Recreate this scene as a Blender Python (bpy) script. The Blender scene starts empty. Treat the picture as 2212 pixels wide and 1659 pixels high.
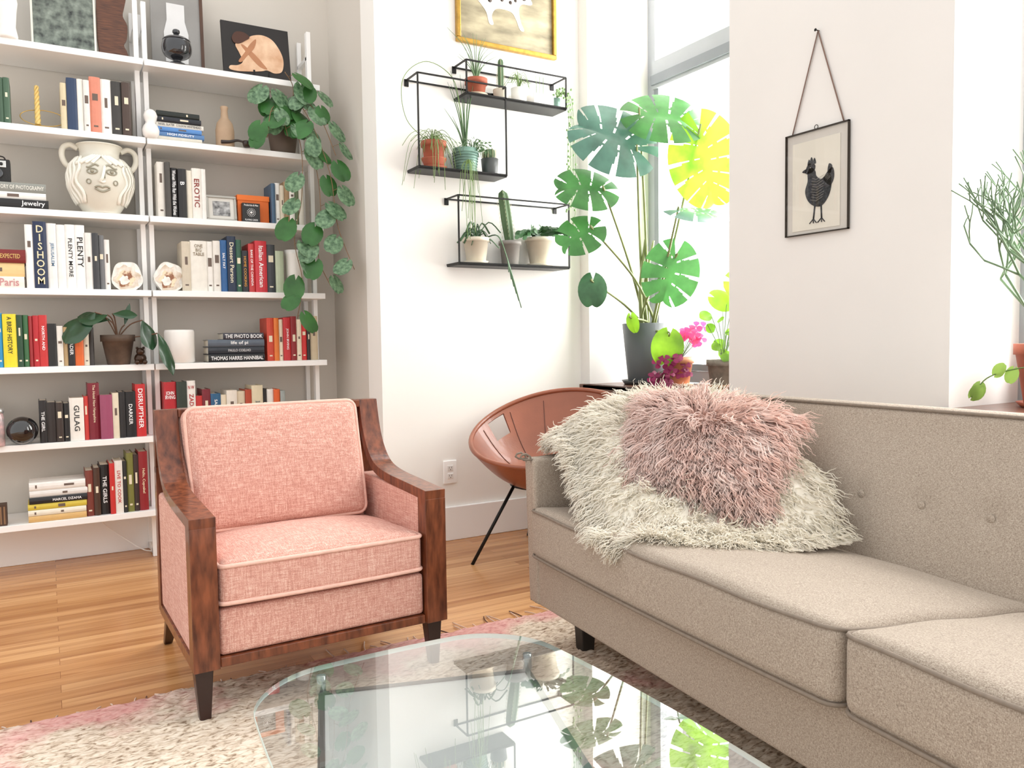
import bpy, math, random
import numpy as np
from mathutils import Vector, Matrix, noise
random.seed(7); np.random.seed(7)
S=bpy.context.scene; C=S.collection
V=Vector
# ---------------------------------------------------------------- materials
def hx(s):
    s=s.lstrip('#'); c=[int(s[i:i+2],16)/255 for i in (0,2,4)]
    return tuple([(x/12.92 if x<=.04045 else ((x+.055)/1.055)**2.4) for x in c])
_M={}
def mat(col,rough=.5,metal=0,var=.06,vs=8,st=(1,1,1),bump=0,bs=150,bst=(1,1,1),spec=.5,transl=0,coat=0,col2=None,sharp=False,name=None,trans=0,sheen=0):
    key=(col,rough,metal,var,vs,st,bump,bs,bst,spec,transl,coat,col2,sharp,trans,sheen)
    if key in _M: return _M[key]
    m=bpy.data.materials.new(name or 'surface'); m.use_nodes=True
    t=m.node_tree; N=t.nodes; L=t.links; P=N['Principled BSDF']
    c=hx(col); tc=N.new('ShaderNodeTexCoord')
    mp=N.new('ShaderNodeMapping'); mp.inputs['Scale'].default_value=st
    L.new(tc.outputs['Object'],mp.inputs[0])
    nz=N.new('ShaderNodeTexNoise'); nz.inputs['Scale'].default_value=vs; nz.inputs['Detail'].default_value=5
    L.new(mp.outputs[0],nz.inputs['Vector'])
    r=N.new('ShaderNodeValToRGB')
    a=(.3,.7) if not sharp else (.47,.55)
    r.color_ramp.elements[0].position=a[0]; r.color_ramp.elements[1].position=a[1]
    r.color_ramp.elements[0].color=tuple([x*(1-var) for x in c])+(1,)
    c2=hx(col2) if col2 else tuple([min(1,x*(1+var)) for x in c])
    r.color_ramp.elements[1].color=tuple(c2)+(1,)
    L.new(nz.outputs['Fac'],r.inputs[0]); L.new(r.outputs[0],P.inputs['Base Color'])
    P.inputs['Roughness'].default_value=rough; P.inputs['Metallic'].default_value=metal
    P.inputs['Specular IOR Level'].default_value=spec
    P.inputs['Coat Weight'].default_value=coat
    P.inputs['Transmission Weight'].default_value=trans
    P.inputs['Sheen Weight'].default_value=sheen
    if bump:
        mp2=N.new('ShaderNodeMapping'); mp2.inputs['Scale'].default_value=bst
        L.new(tc.outputs['Object'],mp2.inputs[0])
        n2=N.new('ShaderNodeTexNoise'); n2.inputs['Scale'].default_value=bs; n2.inputs['Detail'].default_value=3
        L.new(mp2.outputs[0],n2.inputs['Vector'])
        b=N.new('ShaderNodeBump'); b.inputs['Strength'].default_value=bump; b.inputs['Distance'].default_value=.004
        L.new(n2.outputs['Fac'],b.inputs['Height']); L.new(b.outputs[0],P.inputs['Normal'])
    if transl:
        tr=N.new('ShaderNodeBsdfTranslucent'); mx=N.new('ShaderNodeMixShader'); mx.inputs[0].default_value=transl
        L.new(r.outputs[0],tr.inputs[0]); L.new(P.outputs[0],mx.inputs[1]); L.new(tr.outputs[0],mx.inputs[2])
        L.new(mx.outputs[0],N['Material Output'].inputs[0])
    _M[key]=m; return m
def fabric(name,base,thread,dark,s=260,fine=14,bump=.6,lo=.36,hi=.66):
    m=bpy.data.materials.new(name); m.use_nodes=True
    t=m.node_tree; N=t.nodes; L=t.links; P=N['Principled BSDF']
    tc=N.new('ShaderNodeTexCoord'); ns=[]
    for sc in [(fine,s,s),(s,s,fine),(s,fine,s)]:
        mp=N.new('ShaderNodeMapping'); mp.inputs['Scale'].default_value=sc
        L.new(tc.outputs['Object'],mp.inputs[0])
        n=N.new('ShaderNodeTexNoise'); n.inputs['Scale'].default_value=1; n.inputs['Detail'].default_value=1
        L.new(mp.outputs[0],n.inputs['Vector']); ns.append(n)
    ad=N.new('ShaderNodeMath'); ad.operation='ADD'; L.new(ns[0].outputs['Fac'],ad.inputs[0]); L.new(ns[1].outputs['Fac'],ad.inputs[1])
    ad2=N.new('ShaderNodeMath'); ad2.operation='ADD'; L.new(ad.outputs[0],ad2.inputs[0]); L.new(ns[2].outputs['Fac'],ad2.inputs[1])
    dv=N.new('ShaderNodeMath'); dv.operation='DIVIDE'; dv.inputs[1].default_value=3; L.new(ad2.outputs[0],dv.inputs[0])
    r=N.new('ShaderNodeValToRGB'); e=r.color_ramp.elements
    e[0].position=lo; e[0].color=hx(dark)+(1,); e[1].position=hi; e[1].color=hx(thread)+(1,)
    k=e.new(.5); k.color=hx(base)+(1,)
    L.new(dv.outputs[0],r.inputs[0]); L.new(r.outputs[0],P.inputs['Base Color'])
    P.inputs['Roughness'].default_value=.9; P.inputs['Specular IOR Level'].default_value=.2; P.inputs['Sheen Weight'].default_value=.1
    b=N.new('ShaderNodeBump'); b.inputs['Strength'].default_value=bump; b.inputs['Distance'].default_value=.003
    L.new(dv.outputs[0],b.inputs['Height']); L.new(b.outputs[0],P.inputs['Normal'])
    return m
def wood(col,col2,st=(3,3,40),rough=.35,sc=1.6,coat=.2):
    return mat(col,rough=rough,var=.0,vs=sc*4,st=st,col2=col2,coat=coat,bump=.08,bs=12,bst=st,name='wood')
def floor_mat():
    m=bpy.data.materials.new('oak_floor'); m.use_nodes=True
    t=m.node_tree; N=t.nodes; L=t.links; P=N['Principled BSDF']
    tc=N.new('ShaderNodeTexCoord')
    br=N.new('ShaderNodeTexBrick'); br.inputs['Scale'].default_value=1
    br.inputs['Brick Width'].default_value=1.1; br.inputs['Row Height'].default_value=.058
    br.inputs['Mortar Size'].default_value=.0007; br.inputs['Mortar Smooth'].default_value=.3; br.offset=.37; br.inputs['Bias'].default_value=0
    br.inputs['Color1'].default_value=(0,0,0,1); br.inputs['Color2'].default_value=(1,1,1,1); br.inputs['Mortar'].default_value=(.2,.2,.2,1)
    L.new(tc.outputs['Object'],br.inputs['Vector'])
    mp=N.new('ShaderNodeMapping'); mp.inputs['Scale'].default_value=(2.2,38,1); L.new(tc.outputs['Object'],mp.inputs[0])
    ad=N.new('ShaderNodeVectorMath'); ad.operation='MULTIPLY_ADD'; L.new(br.outputs['Color'],ad.inputs[0]); ad.inputs[1].default_value=(17,9,5); L.new(mp.outputs[0],ad.inputs[2])
    nz=N.new('ShaderNodeTexNoise'); nz.inputs['Scale'].default_value=1; nz.inputs['Detail'].default_value=6; nz.inputs['Distortion'].default_value=.6; L.new(ad.outputs[0],nz.inputs['Vector'])
    r=N.new('ShaderNodeValToRGB'); e=r.color_ramp.elements
    e[0].position=.0; e[0].color=hx('#b27a48')+(1,); e[1].position=1; e[1].color=hx('#deab76')+(1,)
    k=e.new(.5); k.color=hx('#ca935f')+(1,)
    L.new(br.outputs['Color'],r.inputs[0])
    r2=N.new('ShaderNodeValToRGB'); e=r2.color_ramp.elements
    e[0].position=.33; e[0].color=(.62,.48,.38,1); e[1].position=.58; e[1].color=(1,1,1,1)
    L.new(nz.outputs['Fac'],r2.inputs[0])
    mx=N.new('ShaderNodeMix'); mx.data_type='RGBA'; mx.blend_type='MULTIPLY'; mx.inputs[0].default_value=.7
    L.new(r.outputs[0],mx.inputs[6]); L.new(r2.outputs[0],mx.inputs[7])
    m3=N.new('ShaderNodeMix'); m3.data_type='RGBA'; L.new(br.outputs['Fac'],m3.inputs[0]); L.new(mx.outputs[2],m3.inputs[6]); m3.inputs[7].default_value=hx('#7d4a24')+(1,)
    L.new(m3.outputs[2],P.inputs['Base Color']); P.inputs['Roughness'].default_value=.26
    return m
def glass_mat(tint=(.93,.97,.96),f0=.05,f1=1.0,pw_=4.2,haze=0,name='glass'):
    m=bpy.data.materials.new(name); m.use_nodes=True
    t=m.node_tree; N=t.nodes; L=t.links; N.remove(N['Principled BSDF'])
    tr=N.new('ShaderNodeBsdfTransparent'); tr.inputs[0].default_value=tint+(1,)
    src=tr
    if haze:
        df=N.new('ShaderNodeBsdfDiffuse'); df.inputs[0].default_value=(.84,.87,.87,1); nz=N.new('ShaderNodeTexNoise'); nz.inputs['Scale'].default_value=4
        mm=N.new('ShaderNodeMath'); mm.operation='MULTIPLY'; mm.inputs[1].default_value=haze*2; L.new(nz.outputs['Fac'],mm.inputs[0])
        hm=N.new('ShaderNodeMixShader'); L.new(mm.outputs[0],hm.inputs[0]); L.new(tr.outputs[0],hm.inputs[1]); L.new(df.outputs[0],hm.inputs[2]); src=hm
    gl=N.new('ShaderNodeBsdfGlossy'); gl.inputs['Roughness'].default_value=.01
    lw=N.new('ShaderNodeLayerWeight'); lw.inputs[0].default_value=.5
    pw=N.new('ShaderNodeMath'); pw.operation='POWER'; pw.inputs[1].default_value=pw_; L.new(lw.outputs['Facing'],pw.inputs[0])
    mr=N.new('ShaderNodeMath'); mr.operation='MULTIPLY_ADD'; mr.inputs[1].default_value=f1; mr.inputs[2].default_value=f0; L.new(pw.outputs[0],mr.inputs[0]); mr.use_clamp=True
    mx=N.new('ShaderNodeMixShader'); L.new(mr.outputs[0],mx.inputs[0]); L.new(src.outputs[0],mx.inputs[1]); L.new(gl.outputs[0],mx.inputs[2])
    L.new(mx.outputs[0],N['Material Output'].inputs[0]); return m
# ---------------------------------------------------------------- mesh builder
def cr(pts,n=8,closed=False):
    pts=[V(p) for p in pts]; out=[]; N=len(pts); R=range(N if closed else N-1)
    for i in R:
        if closed: p0,p1,p2,p3=pts[(i-1)%N],pts[i],pts[(i+1)%N],pts[(i+2)%N]
        else: p0=pts[max(i-1,0)];p1=pts[i];p2=pts[i+1];p3=pts[min(i+2,N-1)]
        for k in range(n):
            t=k/n
            out.append(.5*((2*p1)+(p2-p0)*t+(2*p0-5*p1+4*p2-p3)*t*t+(3*p1-p0-3*p2+p3)*t**3))
    if not closed: out.append(pts[-1])
    return out
class MB:
    def __init__(s): s.v=[];s.f=[];s.mi=[];s.sm=[]
    def add(s,vs,fs,mi=0,sm=True):
        o=len(s.v); s.v+=[tuple(v) for v in vs]; s.f+=[tuple(i+o for i in f) for f in fs]; s.mi+=[mi]*len(fs); s.sm+=[sm]*len(fs); return s
    def box(s,c,d,mi=0,M=None,taper=1):
        x,y,z=d[0]/2,d[1]/2,d[2]/2
        vs=[V((i*x*(taper if k<0 else 1),j*y*(taper if k<0 else 1),k*z)) for k in(-1,1) for j in(-1,1) for i in(-1,1)]
        if M: vs=[M@v for v in vs]
        vs=[v+V(c) for v in vs]
        return s.add(vs,[(0,2,3,1),(4,5,7,6),(0,1,5,4),(2,6,7,3),(0,4,6,2),(1,3,7,5)],mi,False)
    def lathe(s,prof,c=(0,0,0),seg=28,mi=0,sx=1,sy=1,M=None,cap=True):
        vs=[];fs=[];n=len(prof)
        for r,z in prof:
            for k in range(seg):
                a=2*math.pi*k/seg; v=V((r*math.cos(a)*sx,r*math.sin(a)*sy,z)); v=M@v if M else v; vs.append(v+V(c))
        for i in range(n-1):
            for k in range(seg): fs.append((i*seg+k,i*seg+(k+1)%seg,(i+1)*seg+(k+1)%seg,(i+1)*seg+k))
        if cap: fs.append(tuple(range(seg))[::-1]); fs.append(tuple((n-1)*seg+k for k in range(seg)))
        return s.add(vs,fs,mi,True)
    def tube(s,pts,r,seg=8,mi=0,closed=False,flat=1):
        pts=[V(p) for p in pts]; n=len(pts); vs=[];fs=[]; nrm=None
        for i in range(n):
            a=pts[(i-1)%n] if (closed or i>0) else pts[i]; b=pts[(i+1)%n] if (closed or i<n-1) else pts[i]
            t=(b-a); t=t.normalized() if t.length>1e-9 else V((0,0,1))
            if nrm is None: nrm=t.orthogonal().normalized()
            nrm=nrm-t*nrm.dot(t); nrm=nrm.normalized() if nrm.length>1e-6 else t.orthogonal().normalized()
            bn=t.cross(nrm); rr=r(i/(n-1)) if callable(r) else r
            for k in range(seg):
                q=2*math.pi*k/seg; vs.append(pts[i]+nrm*math.cos(q)*rr+bn*math.sin(q)*rr*flat)
        m=n if closed else n-1
        for i in range(m):
            j=(i+1)%n
            for k in range(seg): fs.append((i*seg+k,i*seg+(k+1)%seg,j*seg+(k+1)%seg,j*seg+k))
        if not closed: fs.append(tuple(range(seg))[::-1]); fs.append(tuple((n-1)*seg+k for k in range(seg)))
        return s.add(vs,fs,mi,True)
    def ball(s,c,r,mi=0,seg=20,rings=12,sc=(1,1,1),M=None):
        pr=[(max(1e-4,math.sin(math.pi*i/rings)),-math.cos(math.pi*i/rings)) for i in range(rings+1)]
        vs=[];fs=[]
        for a,z in pr:
            for k in range(seg):
                q=2*math.pi*k/seg; v=V((a*math.cos(q)*r*sc[0],a*math.sin(q)*r*sc[1],z*r*sc[2])); v=M@v if M else v; vs.append(v+V(c))
        for i in range(rings):
            for k in range(seg): fs.append((i*seg+k,i*seg+(k+1)%seg,(i+1)*seg+(k+1)%seg,(i+1)*seg+k))
        return s.add(vs,fs,mi,True)
    def ext(s,poly,axis,a,b,mi=0,sm=False):
        def P(p,h):
            if axis=='x': return (h,p[0],p[1])
            if axis=='y': return (p[0],h,p[1])
            return (p[0],p[1],h)
        n=len(poly); vs=[P(p,a) for p in poly]+[P(p,b) for p in poly]
        fs=[tuple(range(n)),tuple(range(2*n-1,n-1,-1))]+[(i,i+n,(i+1)%n+n,(i+1)%n) for i in range(n)]
        return s.add(vs,fs,mi,sm)
    def rbox(s,c,half,r,n=6,fn=None,mi=0):
        def ticks(h,r):
            e=[0,.27,.58,1]; lo=[-h+r*(t) for t in e]; hi=[h-r*(t) for t in e[::-1]]
            if h-r<1e-5: mid=[]; lo=lo[:-1]
            else: mid=[(-h+r)+(2*h-2*r)*i/n for i in range(1,n)]
            return lo+mid+hi
        T=[ticks(h,r) for h in half]; idx={}; vs=[]; fs=[]
        def vid(p):
            k=tuple(round(x,6) for x in p)
            if k not in idx:
                q=V([max(-(h-r),min(h-r,x)) for x,h in zip(p,half)]); d=V(p)-q
                w=q+d.normalized()*r if d.length>1e-9 else V(p)
                if fn: w=fn(w,half)
                idx[k]=len(vs); vs.append(w+V(c))
            return idx[k]
        for ax in range(3):
            u,w=[(1,2),(2,0),(0,1)][ax]
            for sg in(-1,1):
                for i in range(len(T[u])-1):
                    for j in range(len(T[w])-1):
                        q=[]
                        for a,b in((i,j),(i+1,j),(i+1,j+1),(i,j+1)):
                            p=[0,0,0]; p[ax]=sg*half[ax]; p[u]=T[u][a]; p[w]=T[w][b]; q.append(vid(p))
                        fs.append(tuple(q) if sg>0 else tuple(q[::-1]))
        return s.add(vs,fs,mi,True)
    def leaf(s,base,tip,nrm,L,W,kind='heart',slots=0,droop=.15,cup=.15,mi=0,nu=None,nv=None,holes=True,fold=0):
        t=V(tip).normalized(); n=V(nrm); n=(n-t*n.dot(t)); n=n.normalized() if n.length>1e-5 else t.orthogonal().normalized(); sd=t.cross(n)
        nu=nu or (60 if slots else 8); nv=nv or (10 if slots else 3); base=V(base)
        vs=[];fs=[];ph=random.random()*6
        def pt(u,v):
            av=abs(v); sg=1 if v>=0 else -1
            if kind=='heart':
                w=W*.62*max(0,math.sin(math.pi*(u*.84+.16)))**.75; th=math.radians(-72+125*min(1,u*1.25)**.8)
            elif kind=='round': w=W*.5*max(0,math.sin(math.pi*(u*.98+.01)))**.55; th=0
            else: w=W*.5*max(0,math.sin(math.pi*(u*.97+.015)))**.9; th=math.radians(20)
            p=base+t*(u*L)+(sd*sg*math.cos(th)+t*math.sin(th))*(av*w)
            p+=n*(cup*av*w-droop*L*u*u-droop*1.3*av*av*w+.02*L*math.sin(9*u+ph)*av)
            return p
        cols=2*nv+1
        for i in range(nu+1):
            for j in range(cols): vs.append(pt(i/nu,(j-nv)/nv))
        for i in range(nu):
            u=(i+.5)/nu
            for j in range(cols-1):
                av=abs((j+.5-nv)/nv)
                if slots and .08<u<.88:
                    fr=(u*slots+(.15 if j<nv else .45)+.05*math.sin(u*9+ph))%1
                    if av>.38 and fr<.17*min(1,.35+(av-.38)*2.0): continue
                    if holes and .14<av<.26 and fr<.12 and u<.7: continue
                a=i*cols+j; fs.append((a,a+1,a+cols+1,a+cols))
        return s.add(vs,fs,mi,True)
    def obj(s,name,mats,parent=None,loc=(0,0,0),rot=(0,0,0),bevel=0,label=None,bseg=2,kind=None):
        me=bpy.data.meshes.new(name); me.from_pydata(s.v,[],s.f)
        for m in (mats if isinstance(mats,(list,tuple)) else [mats]): me.materials.append(m)
        me.polygons.foreach_set('material_index',s.mi); me.polygons.foreach_set('use_smooth',s.sm); me.update()
        o=bpy.data.objects.new(name,me); C.objects.link(o); o.location=loc; o.rotation_euler=rot
        if parent: o.parent=parent
        if bevel:
            b=o.modifiers.new('bevel','BEVEL'); b.width=bevel; b.segments=bseg; b.limit_method='ANGLE'; b.angle_limit=math.radians(40)
        if label: o['label']=label
        if kind: o['kind']=kind
        return o
def top(o,label,cat,group=None,kind=None):
    o['label']=label; o['category']=cat
    if group: o['group']=group
    if kind: o['kind']=kind
    return o
def thing(name,loc,label,cat,rz=0,rot=None,group=None):
    e=bpy.data.objects.new(name,None); e.empty_display_size=.05; C.objects.link(e); e.location=loc; e.rotation_euler=rot or (0,0,rz)
    return top(e,label,cat,group)
def struct(o): o['kind']='structure'; return o
_T={}
def text_geo(txt):
    if txt in _T: return _T[txt]
    cu=bpy.data.curves.new('t','FONT'); cu.body=txt; cu.align_x='CENTER'; cu.space_line=.85; cu.resolution_u=2; cu.offset=.012
    o=bpy.data.objects.new('t',cu); C.objects.link(o); bpy.context.view_layer.update()
    me=bpy.data.meshes.new_from_object(o.evaluated_get(bpy.context.evaluated_depsgraph_get()))
    vs=[tuple(v.co) for v in me.vertices]; fs=[tuple(p.vertices) for p in me.polygons]
    bpy.data.objects.remove(o); bpy.data.curves.remove(cu); bpy.data.meshes.remove(me)
    xs=[v[0] for v in vs]; ys=[v[1] for v in vs]; cx=(min(xs)+max(xs))/2; cy=(min(ys)+max(ys))/2
    _T[txt]=([(x-cx,y-cy) for x,y,_ in vs],fs,max(xs)-min(xs),max(ys)-min(ys)); return _T[txt]
def lettering(mb,txt,c,U,W,length,height,mi=0,name=None):
    vs,fs,w,h=text_geo(txt); sx=length/w; sy=height/h
    if sx>sy*1.2: sx=sy*1.2
    if sy>sx*1.7: sy=sx*1.7
    U=V(U);W=V(W); mb.add([V(c)+U*x*sx+W*y*sy for x,y in vs],fs,mi,False); return mb

# ---------------------------------------------------------------- common materials
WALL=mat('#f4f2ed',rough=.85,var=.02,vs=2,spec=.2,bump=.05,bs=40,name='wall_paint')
WALL_SHADED=mat('#d3cdc4',rough=.85,var=.02,vs=2,spec=.2,bump=.05,bs=40,name='wall_grey_shaded')  # greyer wall colour for the alcove, with its shade put into the tone
WHITE=mat('#f7f6f4',rough=.4,var=.015,vs=3,name='white_lacquer')
CERW=mat('#f1eee9',rough=.25,var=.03,name='white_ceramic')
BLACKM=mat('#1c1b1b',rough=.45,metal=.5,var=.1,name='black_steel')
TERRA=mat('#a65840',rough=.75,var=.15,vs=20,bump=.1,name='terracotta')
SOIL=mat('#3a2a1e',rough=1,var=.4,vs=90,bump=1,bs=120,name='soil')
LEAFD=mat('#3a6340',rough=.35,var=.35,vs=14,transl=.15,name='leaf_dark')
LEAFM=mat('#3f7339',rough=.35,var=.3,vs=12,transl=.3,name='leaf_green')
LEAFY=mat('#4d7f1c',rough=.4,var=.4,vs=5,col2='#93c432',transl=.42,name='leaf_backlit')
LEAFT=mat('#4a6f60',rough=.25,var=.3,vs=8,transl=.12,name='leaf_sheen')
STEM=mat('#5c7a3c',rough=.5,var=.2,name='stem')
STEMB=mat('#8a6b4e',rough=.6,var=.25,name='stem_brown')

# ---------------------------------------------------------------- room
H=3.4
YH=3.59; YB=4.28; XR=1.38; XW=2.54
struct(MB().box((.7,1.9,-.05),(6.6,6.0,.1)).obj('floor',floor_mat()))
struct(MB().box((-.71,YB+.1,H/2),(4.18,.2,H)).obj('wall_back',WALL_SHADED))
struct(MB().box((XR+.09,(YH+.18+YB+.2)/2,H/2),(.18,YB+.2-YH-.18,H)).obj('wall_return',WALL_SHADED))
struct(MB().box(((XR+3.2)/2,YH+.09,H/2),(3.2-XR,.18,H)).obj('wall_hanging',WALL))
b=MB()
W1=(2.49,3.51); W2=(.45,1.52); ZS=.735; ZT=3.15
b.box((2.87,(-.9+YH)/2,ZS/2),(.66,YH+.9,ZS))
b.box((2.87,(W1[1]+YH)/2,(ZS+H)/2),(.66,YH-W1[1],H-ZS))
b.box((2.87,(W2[1]+W1[0])/2,(ZS+H)/2),(.66,W1[0]-W2[1],H-ZS))
b.box((2.87,(W2[0]-.9)/2,(ZS+H)/2),(.66,W2[0]+.9,H-ZS))
for w in (W1,W2): b.box((2.87,(w[0]+w[1])/2,(ZT+H)/2),(.66,w[1]-w[0],H-ZT))
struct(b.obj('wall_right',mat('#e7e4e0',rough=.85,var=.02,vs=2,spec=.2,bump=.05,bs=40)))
b=MB().box(((XR+XW)/2,YH-.009,.085),(XW-XR,.018,.17)); struct(b.obj('baseboard_hanging',WHITE,bevel=.004))
b=MB().box((-.7,YB-.009,.08),(4.1,.018,.16)); struct(b.obj('baseboard_back',WHITE,bevel=.004))
b=MB().box((XR-.009,(YH+YB)/2,.085),(.018,YB-YH-.02,.17)); struct(b.obj('baseboard_return',WHITE,bevel=.004))
for i,w in enumerate((W1,W2)):
    b=MB().box(((2.49+2.99)/2,(w[0]+w[1])/2+(.0),ZS+.0125),(.5,w[1]-w[0]-.004,.025))
    b.box((2.505,(w[0]+w[1])/2,ZS+.0125-.004),(.03,w[1]-w[0]+.06,.033))
    struct(b.obj('trim_%d'%(i+1),mat('#5a3626',rough=.35,var=.3,vs=8,st=(4,1,1),col2='#7c4e38',coat=.3),bevel=.004))
FR=mat('#a6abaf',rough=.4,var=.04,name='window_frame'); FR2=mat('#7f858a',rough=.4,var=.05)
GL=glass_mat((1,1,1),.02,.5,name='window_glass')
for i,w in enumerate((W1,W2)):
    y0,y1=w; x=2.99; zt=2.44
    b=MB(); t=.06
    for yy in (y0+t/2,y1-t/2): b.box((x,yy,(ZS+.03+ZT)/2),(.07,t,ZT-ZS-.03))
    for zz in (ZS+.03+t/2,ZT-t/2): b.box((x,(y0+y1)/2,zz),(.07,y1-y0-2*t,t))
    b.box((x-.01,(y0+y1)/2,zt),(.09,y1-y0-2*t,.15))
    b.box((x-.06,(y0+y1)/2,zt-.03),(.02,y1-y0-2*t,.05),mi=1)
    for yy in (y0+t+.02,y1-t-.02): b.box((x-.02,yy,(ZS+.09+zt-.075)/2),(.05,.035,zt-.075-ZS-.09),mi=1)
    b.box((x-.02,(y0+y1)/2,ZS+.11),(.05,y1-y0-2*t-.08,.035),mi=1)
    b.box((x+.02,(y0+y1)/2,(ZS+.09+zt-.08)/2),(.004,y1-y0-2*t,zt-.08-ZS-.09),mi=2)
    b.box((x+.02,(y0+y1)/2,(zt+.08+ZT-.06)/2),(.004,y1-y0-2*t,ZT-.06-zt-.08),mi=2)
    struct(b.obj('window_%d'%(i+1),[FR,FR2,GL],bevel=0))

# outlet
e=thing('wall_outlet',(1.728,YH,.345),'white double electrical outlet on the wall above the baseboard','outlet')
MB().rbox((0,-.004,0),(.036,.004,.058),.003,n=1).obj('cover_plate',WHITE,e)
for dz in (.02,-.02):
    b=MB(); b.rbox((0,-.0085,dz),(.016,.002,.014),.0019,n=2)
    for dx in (-.006,.006): b.box((dx,-.0104,dz+.003),(.002,.001,.008),1)
    b.box((0,-.0104,dz-.007),(.004,.001,.004),1)
    b.obj('socket',[mat('#e4e2de',rough=.4),mat('#222222')],e)

# ---------------------------------------------------------------- rug
def rug():
    e=thing('rug',(0,0,0),'cream shaggy wool rug with faded pink border and knotted fringe','rug')
    x0,x1,y0,y1=-1.35,1.72,.1,2.41; nx,ny=330,300
    X=np.linspace(x0,x1,nx);Y=np.linspace(y0,y1,ny)
    vs=[];fs=[]
    for j in range(ny):
        for i in range(nx):
            x,y=X[i],Y[j]
            wv=.03*noise.noise(V((x*3,y*3,3)))
            a=noise.noise(V((x*16,(y+wv)*60,0))); c=noise.noise(V((x*50,y*90,5)))
            z=.015+.006*(1-abs(a)*2.2)+.003*c
            ed=min(i,nx-1-i,j,ny-1-j); z=z if ed>1 else (.004 if ed==0 else z*.8)
            ex=.014*noise.noise(V((x*5,y*5,9))) if ed<3 else 0
            vs.append((x+ex,y+ex,z))
    for j in range(ny-1):
        for i in range(nx-1): a=j*nx+i; fs.append((a,a+1,a+nx+1,a+nx))
    m=bpy.data.materials.new('rug_pile'); m.use_nodes=True; t=m.node_tree;N=t.nodes;L=t.links;P=N['Principled BSDF']
    tc=N.new('ShaderNodeTexCoord'); n1=N.new('ShaderNodeTexNoise'); n1.inputs['Scale'].default_value=1; n1.inputs['Detail'].default_value=4; n1.inputs['Distortion'].default_value=.8
    mp=N.new('ShaderNodeMapping'); mp.inputs['Scale'].default_value=(42,120,60); L.new(tc.outputs['Object'],mp.inputs[0]); L.new(mp.outputs[0],n1.inputs['Vector'])
    r=N.new('ShaderNodeValToRGB'); E=r.color_ramp.elements; E[0].position=.33; E[0].color=hx('#8f7a66')+(1,); E[1].position=.60; E[1].color=hx('#e6d9c8')+(1,); k=E.new(.45); k.color=hx('#cdbba6')+(1,)
    L.new(n1.outputs['Fac'],r.inputs[0])
    n2=N.new('ShaderNodeTexNoise'); n2.inputs['Scale'].default_value=3.2; n2.inputs['Detail'].default_value=6; L.new(tc.outputs['Object'],n2.inputs['Vector'])
    sp=N.new('ShaderNodeSeparateXYZ'); L.new(tc.outputs['Object'],sp.inputs[0])
    mr=N.new('ShaderNodeMapRange'); mr.inputs[1].default_value=2.12; mr.inputs[2].default_value=2.36; L.new(sp.outputs[1],mr.inputs[0])
    ad=N.new('ShaderNodeMath'); ad.operation='MULTIPLY_ADD'; ad.inputs[1].default_value=.16; L.new(mr.outputs[0],ad.inputs[0]); L.new(n2.outputs['Fac'],ad.inputs[2])
    r2=N.new('ShaderNodeValToRGB'); E=r2.color_ramp.elements; E[0].position=.57; E[0].color=(0,0,0,1); E[1].position=.70; E[1].color=(.6,.6,.6,1); L.new(ad.outputs[0],r2.inputs[0])
    mx=N.new('ShaderNodeMix'); mx.data_type='RGBA'; L.new(r2.outputs[0],mx.inputs[0]); L.new(r.outputs[0],mx.inputs[6]); mx.inputs[7].default_value=hx('#d98a8e')+(1,)
    L.new(mx.outputs[2],P.inputs['Base Color']); P.inputs['Roughness'].default_value=1; P.inputs['Specular IOR Level'].default_value=.1
    b=N.new('ShaderNodeBump'); b.inputs['Strength'].default_value=.5; b.inputs['Distance'].default_value=.006
    L.new(n1.outputs['Fac'],b.inputs['Height']); L.new(b.outputs[0],P.inputs['Normal'])
    MB().add(vs,fs).obj('pile',m,e,kind='stuff')
    fb=MB()
    x=x0+.02
    while x<x1-.02:
        l=random.uniform(.015,.04) if x<.75 else random.uniform(.04,.10); a=(random.random()-.5)*.9
        p=[(x,y1-.01,.008),(x+a*l*.4,y1+l*.5,.006),(x+a*l+random.uniform(-.01,.01),y1+l,.004)]
        fb.tube(cr(p,3),.0022,5,mi=random.choice([0,0,0,1])); x+=random.uniform(.02,.06)
    fb.obj('fringe',[mat('#d9c0ae',rough=1,var=.2),mat('#6a4a3c',rough=1,var=.3)],e,kind='stuff')
rug()

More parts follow.
